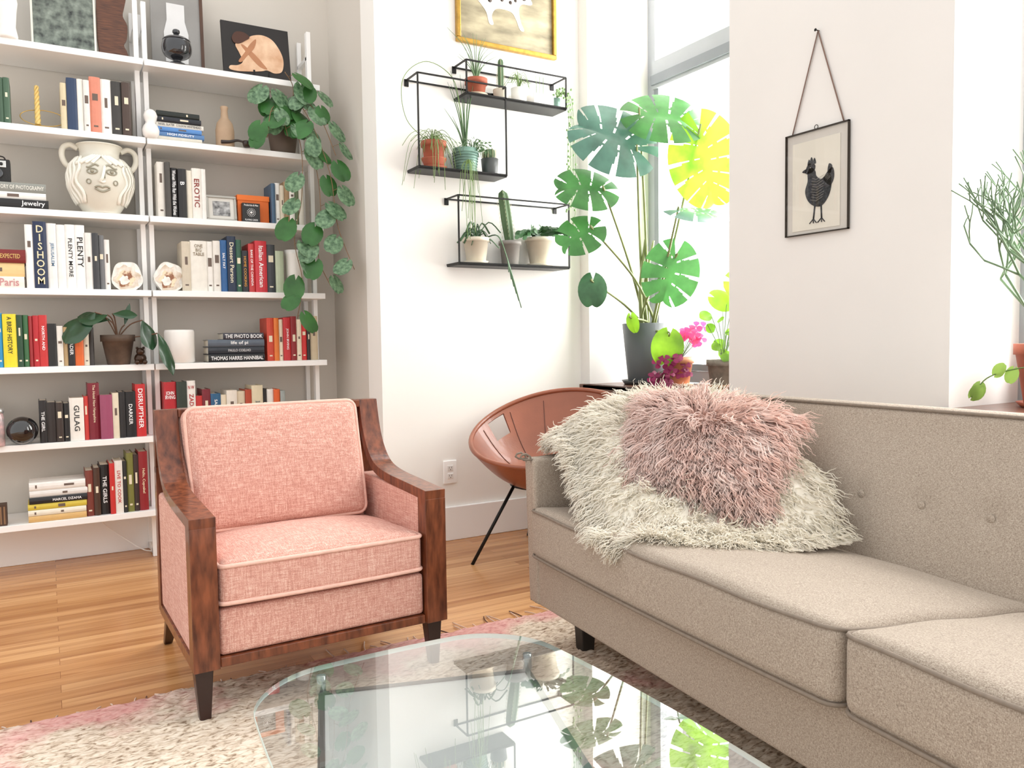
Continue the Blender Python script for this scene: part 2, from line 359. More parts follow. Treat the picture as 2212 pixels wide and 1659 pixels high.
# ---------------------------------------------------------------- strands
def strands(name,mats,roots,nrm,length,seg=6,r=.0012,grav=.25,curl=.3,jit=.35,clump=14,cl=.75,zmin=None,parent=None,freq=1.0):
    N=len(roots); P=np.zeros((seg+1,N,3)); P[0]=roots
    d=nrm+np.random.randn(N,3)*jit; d/=np.linalg.norm(d,axis=1)[:,None]
    ph=np.random.rand(N)*6.28; Ls=length*np.random.uniform(.6,1.2,N)
    ng=max(1,N//clump); gi=np.random.choice(N,ng,replace=False)
    near=np.zeros(N,int)
    G=roots[gi]
    for a in range(0,N,500):
        D=((roots[a:a+500,None,:]-G[None])**2).sum(2); near[a:a+500]=gi[D.argmin(1)]
    ph=ph[near]+np.random.randn(N)*.35
    for k in range(seg):
        d=d+np.array([0,0,-grav])
        c=np.stack([np.cos(ph+k*freq),np.sin(ph+k*freq),.5*np.sin(ph*1.7+k*freq)],1)*curl
        d/=np.linalg.norm(d,axis=1)[:,None]
        dd=d+c; dd/=np.linalg.norm(dd,axis=1)[:,None]
        P[k+1]=P[k]+dd*(Ls/seg)[:,None]
        if zmin is not None: P[k+1]=zmin(P[k+1])
    Q=P.copy(); rel=(roots-roots[near])
    for k in range(1,seg+1):
        w=cl*(k/seg)**.8
        Q[k]=P[k]*(1-w)+(P[k][near]+rel*.25)*w
    P=Q
    vs=np.zeros((seg+1,3,N,3))
    for k in range(seg+1):
        a=P[max(k-1,0)];b=P[min(k+1,seg)]; t=b-a; t/=np.maximum(np.linalg.norm(t,axis=1),1e-9)[:,None]
        u=np.cross(t,np.array([.3,.5,.81])); u/=np.maximum(np.linalg.norm(u,axis=1),1e-9)[:,None]; w=np.cross(t,u)
        rr=r*(1-.75*(k/seg)**1.5)
        for c in range(3):
            q=2*math.pi*c/3; vs[k,c]=P[k]+(u*math.cos(q)+w*math.sin(q))*rr
    vs=vs.reshape(-1,3)
    def I(k,c): return (k*3+c)*N+np.arange(N)
    F=[]
    for k in range(seg):
        for c in range(3): F.append(np.stack([I(k,c),I(k,(c+1)%3),I(k+1,(c+1)%3),I(k+1,c)],1))
    F=np.concatenate(F).astype(np.int32)
    me=bpy.data.meshes.new(name); me.vertices.add(len(vs)); me.vertices.foreach_set('co',vs.astype(np.float32).ravel())
    me.loops.add(F.size); me.loops.foreach_set('vertex_index',F.ravel()); me.polygons.add(len(F))
    me.polygons.foreach_set('loop_start',np.arange(0,F.size,4,dtype=np.int32)); me.polygons.foreach_set('loop_total',np.full(len(F),4,np.int32))
    me.polygons.foreach_set('use_smooth',np.ones(len(F),bool))
    me.update(calc_edges=True); me.validate()
    me.materials.append(mats)
    o=bpy.data.objects.new(name,me); C.objects.link(o); o['kind']='stuff'
    if parent: o.parent=parent
    return o

# ---------------------------------------------------------------- pink armchair
def rrect(h,r,z,n=5,ex=0):
    pts=[]
    for cx,cy,a0 in ((h[0]-r,h[1]-r,0),(-h[0]+r,h[1]-r,90),(-h[0]+r,-h[1]+r,180),(h[0]-r,-h[1]+r,270)):
        for k in range(n): a=math.radians(a0+90*k/(n-1)); pts.append(V((cx+(r+ex)*math.cos(a),cy+(r+ex)*math.sin(a),z)))
    out=[]
    for i,p in enumerate(pts):
        q=pts[(i+1)%len(pts)]; m=max(1,int((q-p).length/.03))
        out+=[p.lerp(q,k/m) for k in range(m)]
    return out
def armchair():
    e=thing('armchair',(.650,2.50,0),'pink tweed upholstered armchair with dark walnut frame','armchair',rz=math.radians(1.5))
    PK=fabric('pink_tweed','#d29e8f','#ebccbe','#b98274',s=330,fine=26,lo=.34,hi=.70,bump=.7)
    PIP=mat('#e5b9a9',rough=.9,var=.08,vs=60,bump=.3,bs=400)
    WD=wood('#48200f','#874a2d',st=(9,9,2),rough=.3)
    y0=-.35; hw=.364
    top_o=cr([V((0,p[0],p[1])) for p in [(0,.556),(.14,.563),(.30,.572),(.40,.592),(.46,.64),(.50,.71),(.525,.80)]],6)
    for sx in (-1,1):
        b=MB(); xa=sx*hw; xb=sx*(hw-.066); xa,xb=min(xa,xb),max(xa,xb)
        b.ext([(y0,.155),(y0,.53),(y0+.055,.53),(y0+.055,.155)],'x',xa,xb)
        up=[(y0+p.y,p.z) for p in top_o]
        lo=[]
        for i,p in enumerate(top_o):
            a=top_o[max(i-1,0)];c=top_o[min(i+1,len(top_o)-1)]; t=(c-a).normalized(); nrm=V((0,t.z,-t.y)); q=p+nrm*.030; lo.append((y0+max(0,q.y),q.z))
        b.ext(up+[(y0+.56,.80)]+[(y0+.575,.72),(y0+.575,.60)]+[(y0+.55,.60),(y0+.545,.70)]+lo[::-1][1:],'x',xa,xb)
        b.ext([(y0+.545,.16),(y0+.545,.62),(y0+.58,.62),(y0+.59,.16)],'x',xa,xb)
        b.ext([(y0+.05,.155),(y0+.05,.185),(y0+.56,.185),(y0+.56,.155)],'x',xa,xb)
        b.obj('arm_frame',WD,e,bevel=.004)
        b=MB().rbox((sx*(hw-.035),y0+.30,.362),(.0305,.25,.180),.012,n=8)
        b.obj('side_panel',PK,e,label='pink tweed side panel')
    def bk(v,h): return V((v.x,v.y+.09*(v.z+h[2])/(2*h[2]),v.z))
    MB().rbox((0,y0+.47,.47),(.295,.03,.315),.02,n=8,fn=lambda v,h:bk(v,h)).obj('back_panel',PK,e)
    b=MB().ext([(y0+.515,.775),(y0+.515,.80),(y0+.575,.80),(y0+.575,.775)],'x',-.297,.297); b.obj('top_rail',WD,e,bevel=.003)
    MB().rbox((0,y0+.045,.243),(.295,.028,.062),.012,n=8).obj('front_panel',PK,e)
    b=MB().box((0,y0+.035,.167),(.592,.05,.026)); b.obj('front_rail',WD,e,bevel=.003)
    b=MB().box((0,y0+.56,.17),(.592,.03,.03)); b.obj('back_rail',WD,e,bevel=.003)
    hs=(.292,.235,.059); cs=(0,y0+.243,.359)
    def sc(v,h):
        k=(1-(v.x/h[0])**2)*(1-(v.y/h[1])**2); s=1 if v.z>0 else 0
        return V((v.x+.003*math.sin(v.y*30),v.y-.010*(1-(v.x/h[0])**2)*(v.y<0),v.z+.036*max(0,k)**.7*s-.012*(v.y/h[1])))
    s=MB().rbox(cs,hs,.022,n=12,fn=sc).obj('seat_cushion',PK,e)
    for z in (.049,-.049):
        pts=[V(cs)+sc(p,hs) for p in rrect(hs,.02,z,ex=-.001)]
        MB().tube(pts,.006,8,closed=True).obj('piping',PIP,s)
    hb=(.274,.192,.06); M=Matrix.Rotation(math.radians(90-9),3,'X')
    def bc(v,h):
        k=max(0,(1-(v.x/h[0])**2)*(1-(v.y/h[1])**2)); s=1 if v.z>0 else 0
        return M@V((v.x-.006*math.sin(v.y*8),v.y,v.z+.022*k**.7*s+.005*k*math.sin(9*v.x)))
    cb=(-.012,y0+.470,.611)
    s=MB().rbox(cb,hb,.03,n=12,fn=bc).obj('back_cushion',PK,e)
    for z in (.045,-.045):
        MB().tube([V(cb)+bc(p,hb) for p in rrect(hb,.03,z,ex=-.002)],.006,8,closed=True).obj('piping',PIP,s)
    LW=mat('#2a120d',rough=.35,var=.2,coat=.2)
    for sx in (-1,1):
        b=MB(); b.add([V((sx*(hw-.03)+i*a,y0+.05+j*a+dy,z)) for z,a,dy in((0,.013,-.01),(.157,.024,0)) for j in(-1,1) for i in(-1,1)],[(0,2,3,1),(4,5,7,6),(0,1,5,4),(2,6,7,3),(0,4,6,2),(1,3,7,5)],0,False)
        b.obj('leg',LW,e,bevel=.003)
        b=MB(); b.add([V((sx*(hw-.04)+i*a,y0+dy+j*a,z)) for z,a,dy in((0,.013,.72),(.17,.024,.55)) for j in(-1,1) for i in(-1,1)],[(0,2,3,1),(4,5,7,6),(0,1,5,4),(2,6,7,3),(0,4,6,2),(1,3,7,5)],0,False)
        b.obj('leg',LW,e,bevel=.003)
    for sx in (-1,1):
        b=MB().box((sx*(hw-.04),y0+.30,.165),(.03,.52,.02)); b.obj('side_rail',WD,e,bevel=.002)
armchair()

# ---------------------------------------------------------------- sofa
def sofa():
    th=math.radians(-4); e=thing('sofa',(1.335,2.20,0),'beige linen mid-century sofa with button tufted back','sofa',rz=th)
    FB=fabric('sofa_linen','#a99b8c','#c6baab','#887a6d',s=560,fine=200,bump=.5,lo=.34,hi=.68)
    PIP=mat('#85786b',rough=.9,var=.1,vs=80)
    Ls=2.56
    MB().rbox((.41,-Ls/2,.232),(.405,Ls/2-.004,.085),.015,n=10).obj('base',FB,e)
    sec=[(.53,.30),(.565,.40),(.605,.52),(.645,.64),(.685,.74),(.70,.785),(.715,.80),(.74,.808),(.765,.80),(.775,.78),(.79,.60),(.80,.40),(.80,.16),(.60,.16)]
    def arc(y): return .055*(1-((y+Ls/2)/(Ls/2))**2)-.02
    btn=[(-.577+.18-.18*k,.562) for k in range(10)]
    vs=[];fs=[]
    cv=cr([V((a,0,z)) for a,z in sec],5,closed=True); m=len(cv); NY=220; yy=[-.004-(Ls-.008)*i/NY for i in range(NY+1)]
    for y in yy:
        for p in cv:
            x=p.x+arc(y)*(1 if p.z>.3 else .6); z=p.z
            end=min(-y,Ls+y)
            z-= .035*max(0,1-end/.10)**2*(z>.6)
            if p.x<.72 and z>.32:
                for by,bz in btn:
                    dd=((y-by)**2+(z-bz)**2)**.5
                    if dd<.1: x+=.011*math.exp(-(dd/.03)**2)
            vs.append((x,y,z))
    for i in range(NY):
        for k in range(m): fs.append((i*m+k,i*m+(k+1)%m,(i+1)*m+(k+1)%m,(i+1)*m+k))
    fs.append(tuple(range(m))[::-1]); fs.append(tuple(NY*m+k for k in range(m)))
    bo=MB().add(vs,fs).obj('backrest',FB,e)
    for off in (.705,.772):
        pts=[V((off+arc(y),y,.800-.035*max(0,1-min(-y,Ls+y)/.10)**2)) for y in yy]
        MB().tube(pts,.005,6).obj('piping',PIP,bo)
    for by,bz in btn:
        x=.62+arc(by)+.006
        MB().ball((x,by,bz),.011,sc=(.4,1,1),seg=14,rings=8).obj('button',FB,bo)
    for ya in (-.032,-Ls+.032):
        def af(v,h): return V((v.x,v.y+(.012*(v.z/h[2]) if ya>-.5 else -.012*(v.z/h[2])),v.z+.03*max(0,(v.x/h[0]))*(v.z>0)))
        a=MB().rbox((.37,ya,.385),(.372,.034,.235),.014,n=8,fn=af).obj('arm',FB,e)
        sg=1 if ya>-.5 else -1
        for q in (.022,-.012):
            pts=[V((.002,ya+sg*(q-.012),.155)),V((.002,ya+sg*(q+.006),.60)),V((.014,ya+sg*(q+.006),.616)),V((.70,ya+sg*(q+.008),.644))]
            MB().tube(cr(pts,6),.0035,6).obj('piping',PIP,a)
    w=(Ls-.14)/2
    for i in range(2):
        hs=(.315,w/2-.004,.064); c=(.285,-.07-w/2-i*w,.378)
        def sc(v,h):
            kx=1-(v.x/h[0])**2; ky=1-(v.y/h[1])**2; k=max(0,kx*ky)
            s=1 if v.z>0 else 0
            return V((v.x-.012*max(0,ky)*(v.x<0)*1,v.y,v.z+.026*k**.6*s-.034*(v.x/h[0])*s+.002*math.sin(v.x*23+v.y*17)*s))
        s=MB().rbox(c,hs,.03,n=16,fn=sc).obj('seat_cushion',FB,e)
        for z in (.052,-.056):
            MB().tube([V(c)+sc(p,hs) for p in rrect(hs,.035,z)],.0045,6,closed=True).obj('piping',PIP,s)
    LG=mat('#1d1713',rough=.5,var=.1)
    for x,y in ((.12,-.16),(.70,-.16),(.12,-Ls+.16),(.70,-Ls+.16)):
        MB().box((x,y,.073),(.055,.055,.147),taper=.75).obj('leg',LG,e,bevel=.003)
sofa()

# ---------------------------------------------------------------- sheepskin + pillow
def fur():
    e=thing('sheepskin_throw',(1.6,1.8,.45),'long-haired cream sheepskin draped over the sofa arm','sheepskin')
    base=V((1.6,1.8,.45))
    net=[[(1.44,2.19,.650),(1.54,2.21,.665),(1.70,2.21,.69),(1.86,2.20,.73)],
         [(1.43,2.10,.690),(1.53,2.10,.755),(1.70,2.08,.80),(1.90,2.05,.79)],
         [(1.37,1.93,.56),(1.47,1.93,.66),(1.66,1.92,.74),(1.92,1.86,.80)],
         [(1.275,1.69,.45),(1.38,1.72,.52),(1.58,1.72,.60),(1.88,1.66,.68)],
         [(1.33,1.56,.467),(1.45,1.55,.48),(1.62,1.52,.50),(1.87,1.48,.60)],
         [(1.43,1.46,.460),(1.50,1.43,.460),(1.64,1.38,.458),(1.80,1.36,.47)]]
    rows=[cr(r,10) for r in net]; m=len(rows[0]); cols=[cr([r[k] for r in rows],9) for k in range(m)]; n=len(cols[0])
    G=np.array([[list(cols[k][i]) for k in range(m)] for i in range(n)])
    G[:,:,2]+=.014
    for i in range(n):
        for k in range(m): G[i,k,2]+=.016*noise.noise(V((G[i,k,0]*13,G[i,k,1]*13,2)))
    du=np.gradient(G,axis=0); dv=np.gradient(G,axis=1); NR=np.cross(dv,du); NR/=np.linalg.norm(NR,axis=2)[...,None]
    if NR[:,:,2].mean()<0: NR=-NR
    vs=[V(G[i,k])-base for i in range(n) for k in range(m)]+[V(G[i,k]-NR[i,k]*.012)-base for i in range(n) for k in range(m)]
    fs=[];o=n*m
    for i in range(n-1):
        for k in range(m-1):
            a=i*m+k; fs.append((a,a+1,a+m+1,a+m)); fs.append((o+a,o+a+m,o+a+m+1,o+a+1))
    HIDE=mat('#fff8ea',rough=.9,var=.02,transl=.2)
    MB().add(vs,fs).obj('hide',HIDE,e)
    N=9500; I=np.random.rand(N)*(n-1.001); K=np.random.rand(N)*(m-1.001)
    ne=N//5; I[:ne]=np.where(np.random.rand(ne)<.5,0.02,n-1.02); K[ne:2*ne]=.02
    i0=I.astype(int);k0=K.astype(int); fi=(I-i0)[:,None];fk=(K-k0)[:,None]
    R=(G[i0,k0]*(1-fi)+G[i0+1,k0]*fi)*(1-fk)+(G[i0,k0+1]*(1-fi)+G[i0+1,k0+1]*fi)*fk
    NN=NR[i0,k0]
    cen=np.array([1.72,1.8,.9]); fl=R-cen; fl/=np.linalg.norm(fl,axis=1)[:,None]
    fl=fl-NN*(fl*NN).sum(1)[:,None]; Nn=NN*.30+fl*.8
    FW=mat('#fffaf0',rough=.9,var=.01,vs=12,spec=.1,transl=.5,name='sheep_wool')
    def zm(P):
        P=P.copy(); ins=(P[:,0]>1.29)&(P[:,1]<2.12); P[ins,2]=np.maximum(P[ins,2],.468); return P
    strands('wool',FW,R-np.array(base),Nn,.075,seg=7,r=.0025,grav=.06,curl=.50,jit=.30,clump=8,cl=.5,zmin=lambda P:zm(P+np.array(base))-np.array(base),parent=e,freq=1.6)
    pc=V((1.655,1.735,.655)); e2=thing('throw_pillow',pc,'shaggy blush pink long-haired fur throw pillow','pillow')
    nz=V((-.56,-.40,.74)).normalized(); xa=V((.50,-.83,-.10)); xa=(xa-nz*xa.dot(nz)).normalized(); ya=nz.cross(xa)
    Mx=Matrix((xa,ya,nz)).transposed(); h=(.225,.175,.07)
    n=40; pv=[];fs=[]
    def pp(u,v,s):
        k=max(0,(1-u**4)*(1-v**4))**.5
        return V((u*h[0]*(1-.07*(1-v*v)*abs(u)),v*h[1]*(1-.07*(1-u*u)*abs(v)),s*h[2]*k))
    for s in (1,-1):
        for a in range(n+1):
            for b in range(n+1): pv.append(Mx@pp(-1+2*a/n,-1+2*b/n,s))
    for s in range(2):
        o=s*(n+1)**2
        for a in range(n):
            for b in range(n):
                q=o+a*(n+1)+b; f=(q,q+n+1,q+n+2,q+1); fs.append(f if s==0 else f[::-1])
    PKF=mat('#f9dcd0',rough=.75,var=.03,vs=10,name='pink_hide')
    MB().add(pv,fs).obj('cover',PKF,e2)
    N=5600; U=np.random.uniform(-1,1,N); W=np.random.uniform(-1,1,N); Rt=np.zeros((N,3)); Nn=np.zeros((N,3))
    for q in range(N):
        s=1 if random.random()<.88 else -1
        p=pp(U[q],W[q],s); Rt[q]=Mx@p
        nn=V((U[q]*abs(U[q])**2*1.0,W[q]*abs(W[q])**2*1.0,.20*s)); fl=V((U[q]*.6,W[q]*.5-.45,0)); Nn[q]=(Mx@(nn+fl*.9)).normalized()
    FP=mat('#fce3d9',rough=.9,var=.03,vs=14,spec=.1,col2='#fff2ec',transl=.5,name='pink_fur')
    strands('fur',FP,Rt,Nn,.105,seg=9,r=.0025,grav=.10,curl=.62,jit=.20,clump=7,cl=.65,parent=e2,freq=1.3)
fur()

# ---------------------------------------------------------------- coffee table
def table():
    e=thing('coffee_table',(.580,.98,0),'glass coffee table with rounded corners over framed lower tray','coffee table')
    def outline(hx_,hy_,r,bow,n=12):
        pts=[]
        for cx,cy,a0 in ((hx_-r,hy_-r,0),(-hx_+r,hy_-r,90),(-hx_+r,-hy_+r,180),(hx_-r,-hy_+r,270)):
            for k in range(n+1): a=math.radians(a0+90*k/n); pts.append((cx+r*math.cos(a),cy+r*math.sin(a)))
        out=[]
        for i,p in enumerate(pts):
            q=pts[(i+1)%len(pts)]; m=max(1,int(math.hypot(q[0]-p[0],q[1]-p[1])/.03))
            for k in range(m):
                x=p[0]+(q[0]-p[0])*k/m; y=p[1]+(q[1]-p[1])*k/m; out.append((x*(1+bow*(1-(y/hy_)**2)),y*(1+.03*(1-(x/hx_)**2))))
        return out
    o=outline(.283,.52,.14,.12); n=len(o); z0,z1=.360,.370; c=.0015
    vs=[(x,y,z0) for x,y in o]+[(x*1.004,y*1.003,z0+c) for x,y in o]+[(x*1.004,y*1.003,z1-c) for x,y in o]+[(x,y,z1) for x,y in o]
    b=MB()
    b.v=vs; b.f=[tuple(range(3*n,4*n)),tuple(range(n))[::-1]]; b.mi=[0,2]; b.sm=[False,False]
    for l in range(3):
        for k in range(n): b.f.append((l*n+k,l*n+(k+1)%n,(l+1)*n+(k+1)%n,(l+1)*n+k)); b.mi.append(1); b.sm.append(True)
    edge=mat('#c9dcd6',rough=.1,var=.06,coat=.5,name='glass_edge')
    b.obj('table_top',[glass_mat((.965,.98,.98),.20,1.6,3.4,haze=.06,name='table_glass'),edge,glass_mat((.995,.998,.995),0,0,name='table_glass_underside')],e)
    DK=mat('#2a2d30',rough=.3,metal=.6,var=.1)
    an=math.radians(-17); Rz=Matrix.Rotation(an,3,'Z'); cc=V((-.035,.17,0)); hw,hl=.205,.29
    def T(p): return Rz@V(p)+cc
    b=MB()
    for sx in (-1,1): b.box(T((sx*hw,0,.318)),(.012,2*hl+.012,.016),M=Rz)
    for sy in (-1,1): b.box(T((0,sy*hl,.318)),(2*hw-.012,.012,.016),M=Rz)
    b.obj('tray_frame',DK,e)
    MB().box(T((0,0,.320)),(2*hw-.012,2*hl-.012,.006),M=Rz).obj('lower_tray',mat('#ccd0cf',rough=.12,var=.04,coat=.5),e,label='pale grey frosted glass tray')
    for sx in(-1,1):
        for sy in (-1,1):
            p=T((sx*hw,sy*hl,0)); q=T((sx*(hw-.02),sy*(hl-.03),0))
            MB().tube([V((q.x,q.y,.022)),V((p.x,p.y,.312))],.009,10).obj('leg',DK,e)
            MB().lathe([(.009,.326),(.009,.3598)],(p.x,p.y,0),14).obj('glass_spacer',mat('#b9bdbd',rough=.2,metal=.8),e)
table()

# ---------------------------------------------------------------- round leather chair
def roundchair():
    e=thing('round_chair',(2.03,3.10,0),'round brown leather hoop chair with thin black steel legs','chair')
    LT=mat('#8f5138',rough=.38,var=.16,vs=5,bump=.12,bs=120,coat=.15,name='brown_leather'); SEAM=mat('#5c2f20',rough=.6)
    back=V((.80,.60,0)).normalized(); side=V((back.y,-back.x,0)); R=.39
    def ringp(a):
        x=math.cos(a); y=math.sin(a); return back*(x*R*.93)+side*(y*R)+V((0,0,.580+.145*x+.02*x*x))
    def surf(a,t):
        p=ringp(a); c=V((0,0,.345))-back*.03; q=p.lerp(c,t)
        return q+V((0,0,-.07*math.sin(math.pi*t)*(.6+.4*t)))+V((p.x,p.y,0))*(.08*math.sin(math.pi*t))
    n=120;m=20;vs=[];fs=[]
    for off in (0,1):
        for i in range(n):
            for j in range(m+1):
                v=surf(2*math.pi*i/n,j/m)
                if off: v=v+V((0,0,-.006))+V((v.x,v.y,0))*.015
                vs.append(v)
    for off in (0,1):
        o=off*n*(m+1)
        for i in range(n):
            a=2*math.pi*(i+.5)/n
            for j in range(m):
                if min(abs(a-x) for x in (1.20,2*math.pi-1.20))<.17 and j in(1,2,3,4): continue
                q=o+i*(m+1)+j; w=o+((i+1)%n)*(m+1)+j; f=(q,w,w+1,q+1); fs.append(f if off else f[::-1])
    s=MB().add(vs,fs).obj('seat_shell',LT,e)
    b=MB(); b.tube([ringp(2*math.pi*i/72)+V((0,0,.002)) for i in range(72)],.011,10,closed=True); b.obj('hoop',LT,e)
    b=MB()
    for a in (.45,-.45,.95,-.95,1.5,-1.5,2.2,-2.2): b.tube([surf(a,t/14)+V((0,0,.0015)) for t in range(1,14)],.0020,5)
    b.obj('seam',SEAM,s)
    for ft in (V((1.61,3.13,0)),V((1.95,2.72,0)),V((2.10,3.45,0)),V((2.43,3.05,0))):
        ft=ft-V((2.03,3.10,0)); topp=V((ft.x*.48,ft.y*.48,.345))
        MB().tube([ft,topp],.008,8).obj('leg',BLACKM,e)
    b=MB()
    b.tube([V((.205*math.cos(k*math.pi/12),.185*math.sin(k*math.pi/12),.335)) for k in range(24)],.008,8,closed=True); b.obj('support_ring',BLACKM,e)
roundchair()

# ---------------------------------------------------------------- shelving units
SH=[.24,.583,.915,1.252,1.59,1.94,2.29]
def unit(x0,x1,posts,lab):
    e=thing('shelving_unit',(x0,4.13,0),lab,'shelving',group='white wall shelving units')
    for z in SH: MB().box(((x1-x0)/2,0,z-.014),(x1-x0,.29,.028)).obj('shelf',WHITE,e,bevel=.002)
    for px in posts:
        b=MB().box((px-x0,-.03,1.29),(.021,.035,2.58)); b.box((px-x0,.133,1.29),(.021,.02,2.58)); b.box((px-x0,.05,.02),(.021,.17,.03)); b.box((px-x0,.05,2.45),(.021,.17,.02)); b.obj('post',WHITE,e,bevel=.002)
unit(-.36,.428,(-.348,.413),'tall white open shelving unit filled with books and a face vase')
unit(.434,1.238,(.449,1.215),'tall white open shelving unit holding books and a trailing pothos')

PAGE=mat('#efe7d6',rough=.9,var=.06,vs=5,st=(60,1,1))
def cname(h):
    r,g,b=[int(h[i:i+2],16) for i in (1,3,5)]; mx=max(r,g,b); mn=min(r,g,b)
    if mx<75: return 'black'
    if mx-mn<26: return 'white' if mx>200 else ('pale grey' if mx>140 else 'grey')
    if r>=g and r>=b:
        if g>.82*r: return 'yellow' if b<.5*r else 'cream'
        if g>.62*r and b>.45*r: return 'tan'
        if g>.5*r: return 'orange' if b<.5*r else 'tan'
        return 'red' if mx>140 else 'maroon'
    if g>=r and g>=b: return 'green'
    return 'blue' if mx>120 else 'navy'
def book(x,z,w,h,col,title=None,tc='#ffffff',y=4.0,D=.15,group='books',lean=0,flat=False):
    w-=.0006; t=.0022
    b=MB(); hw=w/2
    poly=[(-hw,D),(-hw,.004),(-hw*.6,.0005),(0,-.001),(hw*.6,.0005),(hw,.004),(hw,D),(hw-t,D),(hw-t,.008),(-hw+t,.008),(-hw+t,D)]
    b.ext(poly,'z',0,h,0); b.box((0,(.008+D-.005)/2,h/2),(w-2*t-.0002,D-.013,h-.008),1)
    cm=mat(col,rough=.45,var=.05,vs=30)
    mats=[cm,PAGE]
    light=sum(hx(col))/3
    mats.append(mat('#e6dcc2' if light<.3 else '#6a5a50',rough=.5))
    if not title:
        k=random.random()
        if k<.75:
            zz=h*random.uniform(.5,.72); hh=h*random.uniform(.03,.2)
            b.box((0,-.0008,zz),(w*random.uniform(.25,.6),.001,hh),2)
        if k<.5: b.box((0,-.0008,h*.12),(w*.4,.001,h*.03),2)
    where='on the '+group.split(' on the ')[1]
    size='tall ' if h>.235 else ('small ' if h<.18 else '')
    if flat: lb='flat-lying %s book stacked %s'%(cname(col),where)
    else: lb='%supright %s book %s'%(size,cname(col),where)
    if title: lb+=', lettered spine'
    if flat: o=b.obj('book',mats,loc=(x,y,z+w/2+.0003),rot=(0,math.radians(90),0))
    else: o=b.obj('book',mats,loc=(x+w/2,y,z+.0006),rot=(0,lean,0))
    top(o,lb,'book',group)
    if title:
        for i,(tt,z0,z1,tk) in enumerate(title):
            m=MB()
            c=(0,-.0022,h*(z0+z1)/2); ln=h*(z1-z0)
            if flat: lettering(m,tt,c,(0,0,1),(-1,0,0),ln,w*tk)
            elif tt.startswith('^'): lettering(m,tt[1:],c,(1,0,0),(0,0,1),w*tk,ln)
            else: lettering(m,tt,c,(0,0,-1),(1,0,0),ln,w*tk*.85)
            m.obj('title_lettering',mat(tc,rough=.5,var=.02),o)
    return o
def row(x,z,items,group,y=4.0):
    for it in items:
        w,h,col=it[0]/1000,it[1]/1000,it[2]; ti=it[3] if len(it)>3 else None; tc=it[4] if len(it)>4 else '#ffffff'
        book(x,z,w,h,col,ti,tc,y=y+random.uniform(-.006,.01),group=group); x+=w
def stack(x,z,items,group,y=4.0):
    for it in items:
        th,ln,col=it[0]/1000,it[1]/1000,it[2]; ti=it[3] if len(it)>3 else None; tc=it[4] if len(it)>4 else '#ffffff'
        dx=it[5] if len(it)>5 else random.uniform(-.006,.006)
        book(x+dx,z,th,ln,col,ti,tc,y=y+random.uniform(-.004,.006),group=group,flat=True); z+=th
    return z
g='books on the upper shelf'
row(-.19,SH[5],[(22,200,'#e8e0d0'),(12,200,'#222222'),(24,205,'#b03a2a'),(20,190,'#3f5a45'),(24,192,'#46624c')],g)
row(.098,SH[5],[(24,200,'#d8c9a6'),(40,225,'#2b3d5c'),(24,225,'#efece4'),(24,222,'#e4e2dc'),(44,243,'#d98a72'),(42,240,'#f0ede6'),(42,236,'#3a3835'),(36,236,'#4a3a32')],g)
stack(.475,SH[5],[(20,200,'#d9d3c4'),(22,205,'#5d86b8',[('HIGH FIDELITY',.1,.9,.5)]),(20,200,'#5a8fd0'),(22,205,'#efeae0',[('NIGEL SLATER  COLSON WHITEHEAD',.05,.95,.45)],'#333333'),(24,190,'#24262e'),(26,185,'#1e2420')],g)
g='books on the second shelf'
z=stack(-.225,SH[4],[(38,265,'#1d1c1c',[('Jewelry',.62,.95,.7)],'#eeeeee'),(30,255,'#e9e7e2'),(40,258,'#8e9089',[('HISTORY OF PHOTOGRAPHY',.25,.97,.6)],'#e8e6dd')],g); ZC=z
row(.472,SH[4],[(32,250,'#e6e1d8'),(24,250,'#4a4642'),(32,228,'#1d1b1b',[('Women Who Run With the Wolves',.05,.95,.6)]),(36,225,'#232122',[('B',.6,.8,.6)]),(26,222,'#e9e2d2'),(40,235,'#efebe3',[('EROTIC',.1,.92,.7)],'#8a2a22'),(22,235,'#f0eee9')],g)
row(.985,SH[4],[(20,195,'#44607a'),(24,200,'#f0eee9'),(20,190,'#d8cdb8'),(26,210,'#a88a66'),(24,220,'#eeeae2'),(22,205,'#6b7b5a'),(24,215,'#dcd6c8')],g)
g='cookbooks on the third shelf'
stack(-.262,SH[3],[(48,200,'#efe6dc',[('Paris',.55,.9,.7)],'#c58a8a'),(58,200,'#e8c88e'),(56,202,'#7a1f1c',[('AN UNEXPECTED',.3,.9,.4)],'#d9b36a')],g)
row(-.058,SH[3],[(30,270,'#f2f0ec'),(50,285,'#1f2c4c',[('^D\nI\nS\nH\nO\nO\nM',.06,.94,.6)],'#e8dcb8'),(38,280,'#eceae6',[('JERUSALEM',.15,.9,.5)],'#5a7fa0'),(32,276,'#efeeea'),(38,280,'#f2f1ee',[('PLENTY MORE',.12,.85,.5)],'#222222'),(38,280,'#f3f2ef',[('PLENTY',.25,.9,.7)],'#1a1a1a'),(28,248,'#e8e6e1'),(25,248,'#3a3b3e'),(22,240,'#6d6e70'),(22,222,'#ece9e4')],g)
row(.565,SH[3],[(38,230,'#cfc4b0'),(72,236,'#ece8de',[('^ONE\nBIG\nTABLE',.7,.93,.7)],'#8c7a60'),(30,236,'#efece6'),(32,240,'#e6e2da'),(32,245,'#2d5f96',[('SALT FAT',.3,.9,.4)]),(40,265,'#1f2d45',[('Dessert Person',.15,.9,.55)],'#ece4c8'),(26,250,'#2f5a46'),(34,200,'#2a2a30',[('HOME COOKING',.1,.9,.4)],'#d99a3a'),(30,235,'#c23a3a',[('BAKE OF THE CANADA',.1,.9,.4)]),(56,250,'#c8323c',[('Italian American',.1,.9,.45)]),(42,235,'#3d3f44'),(40,205,'#b8c4a8')],g)
g='paperbacks on the fourth shelf'
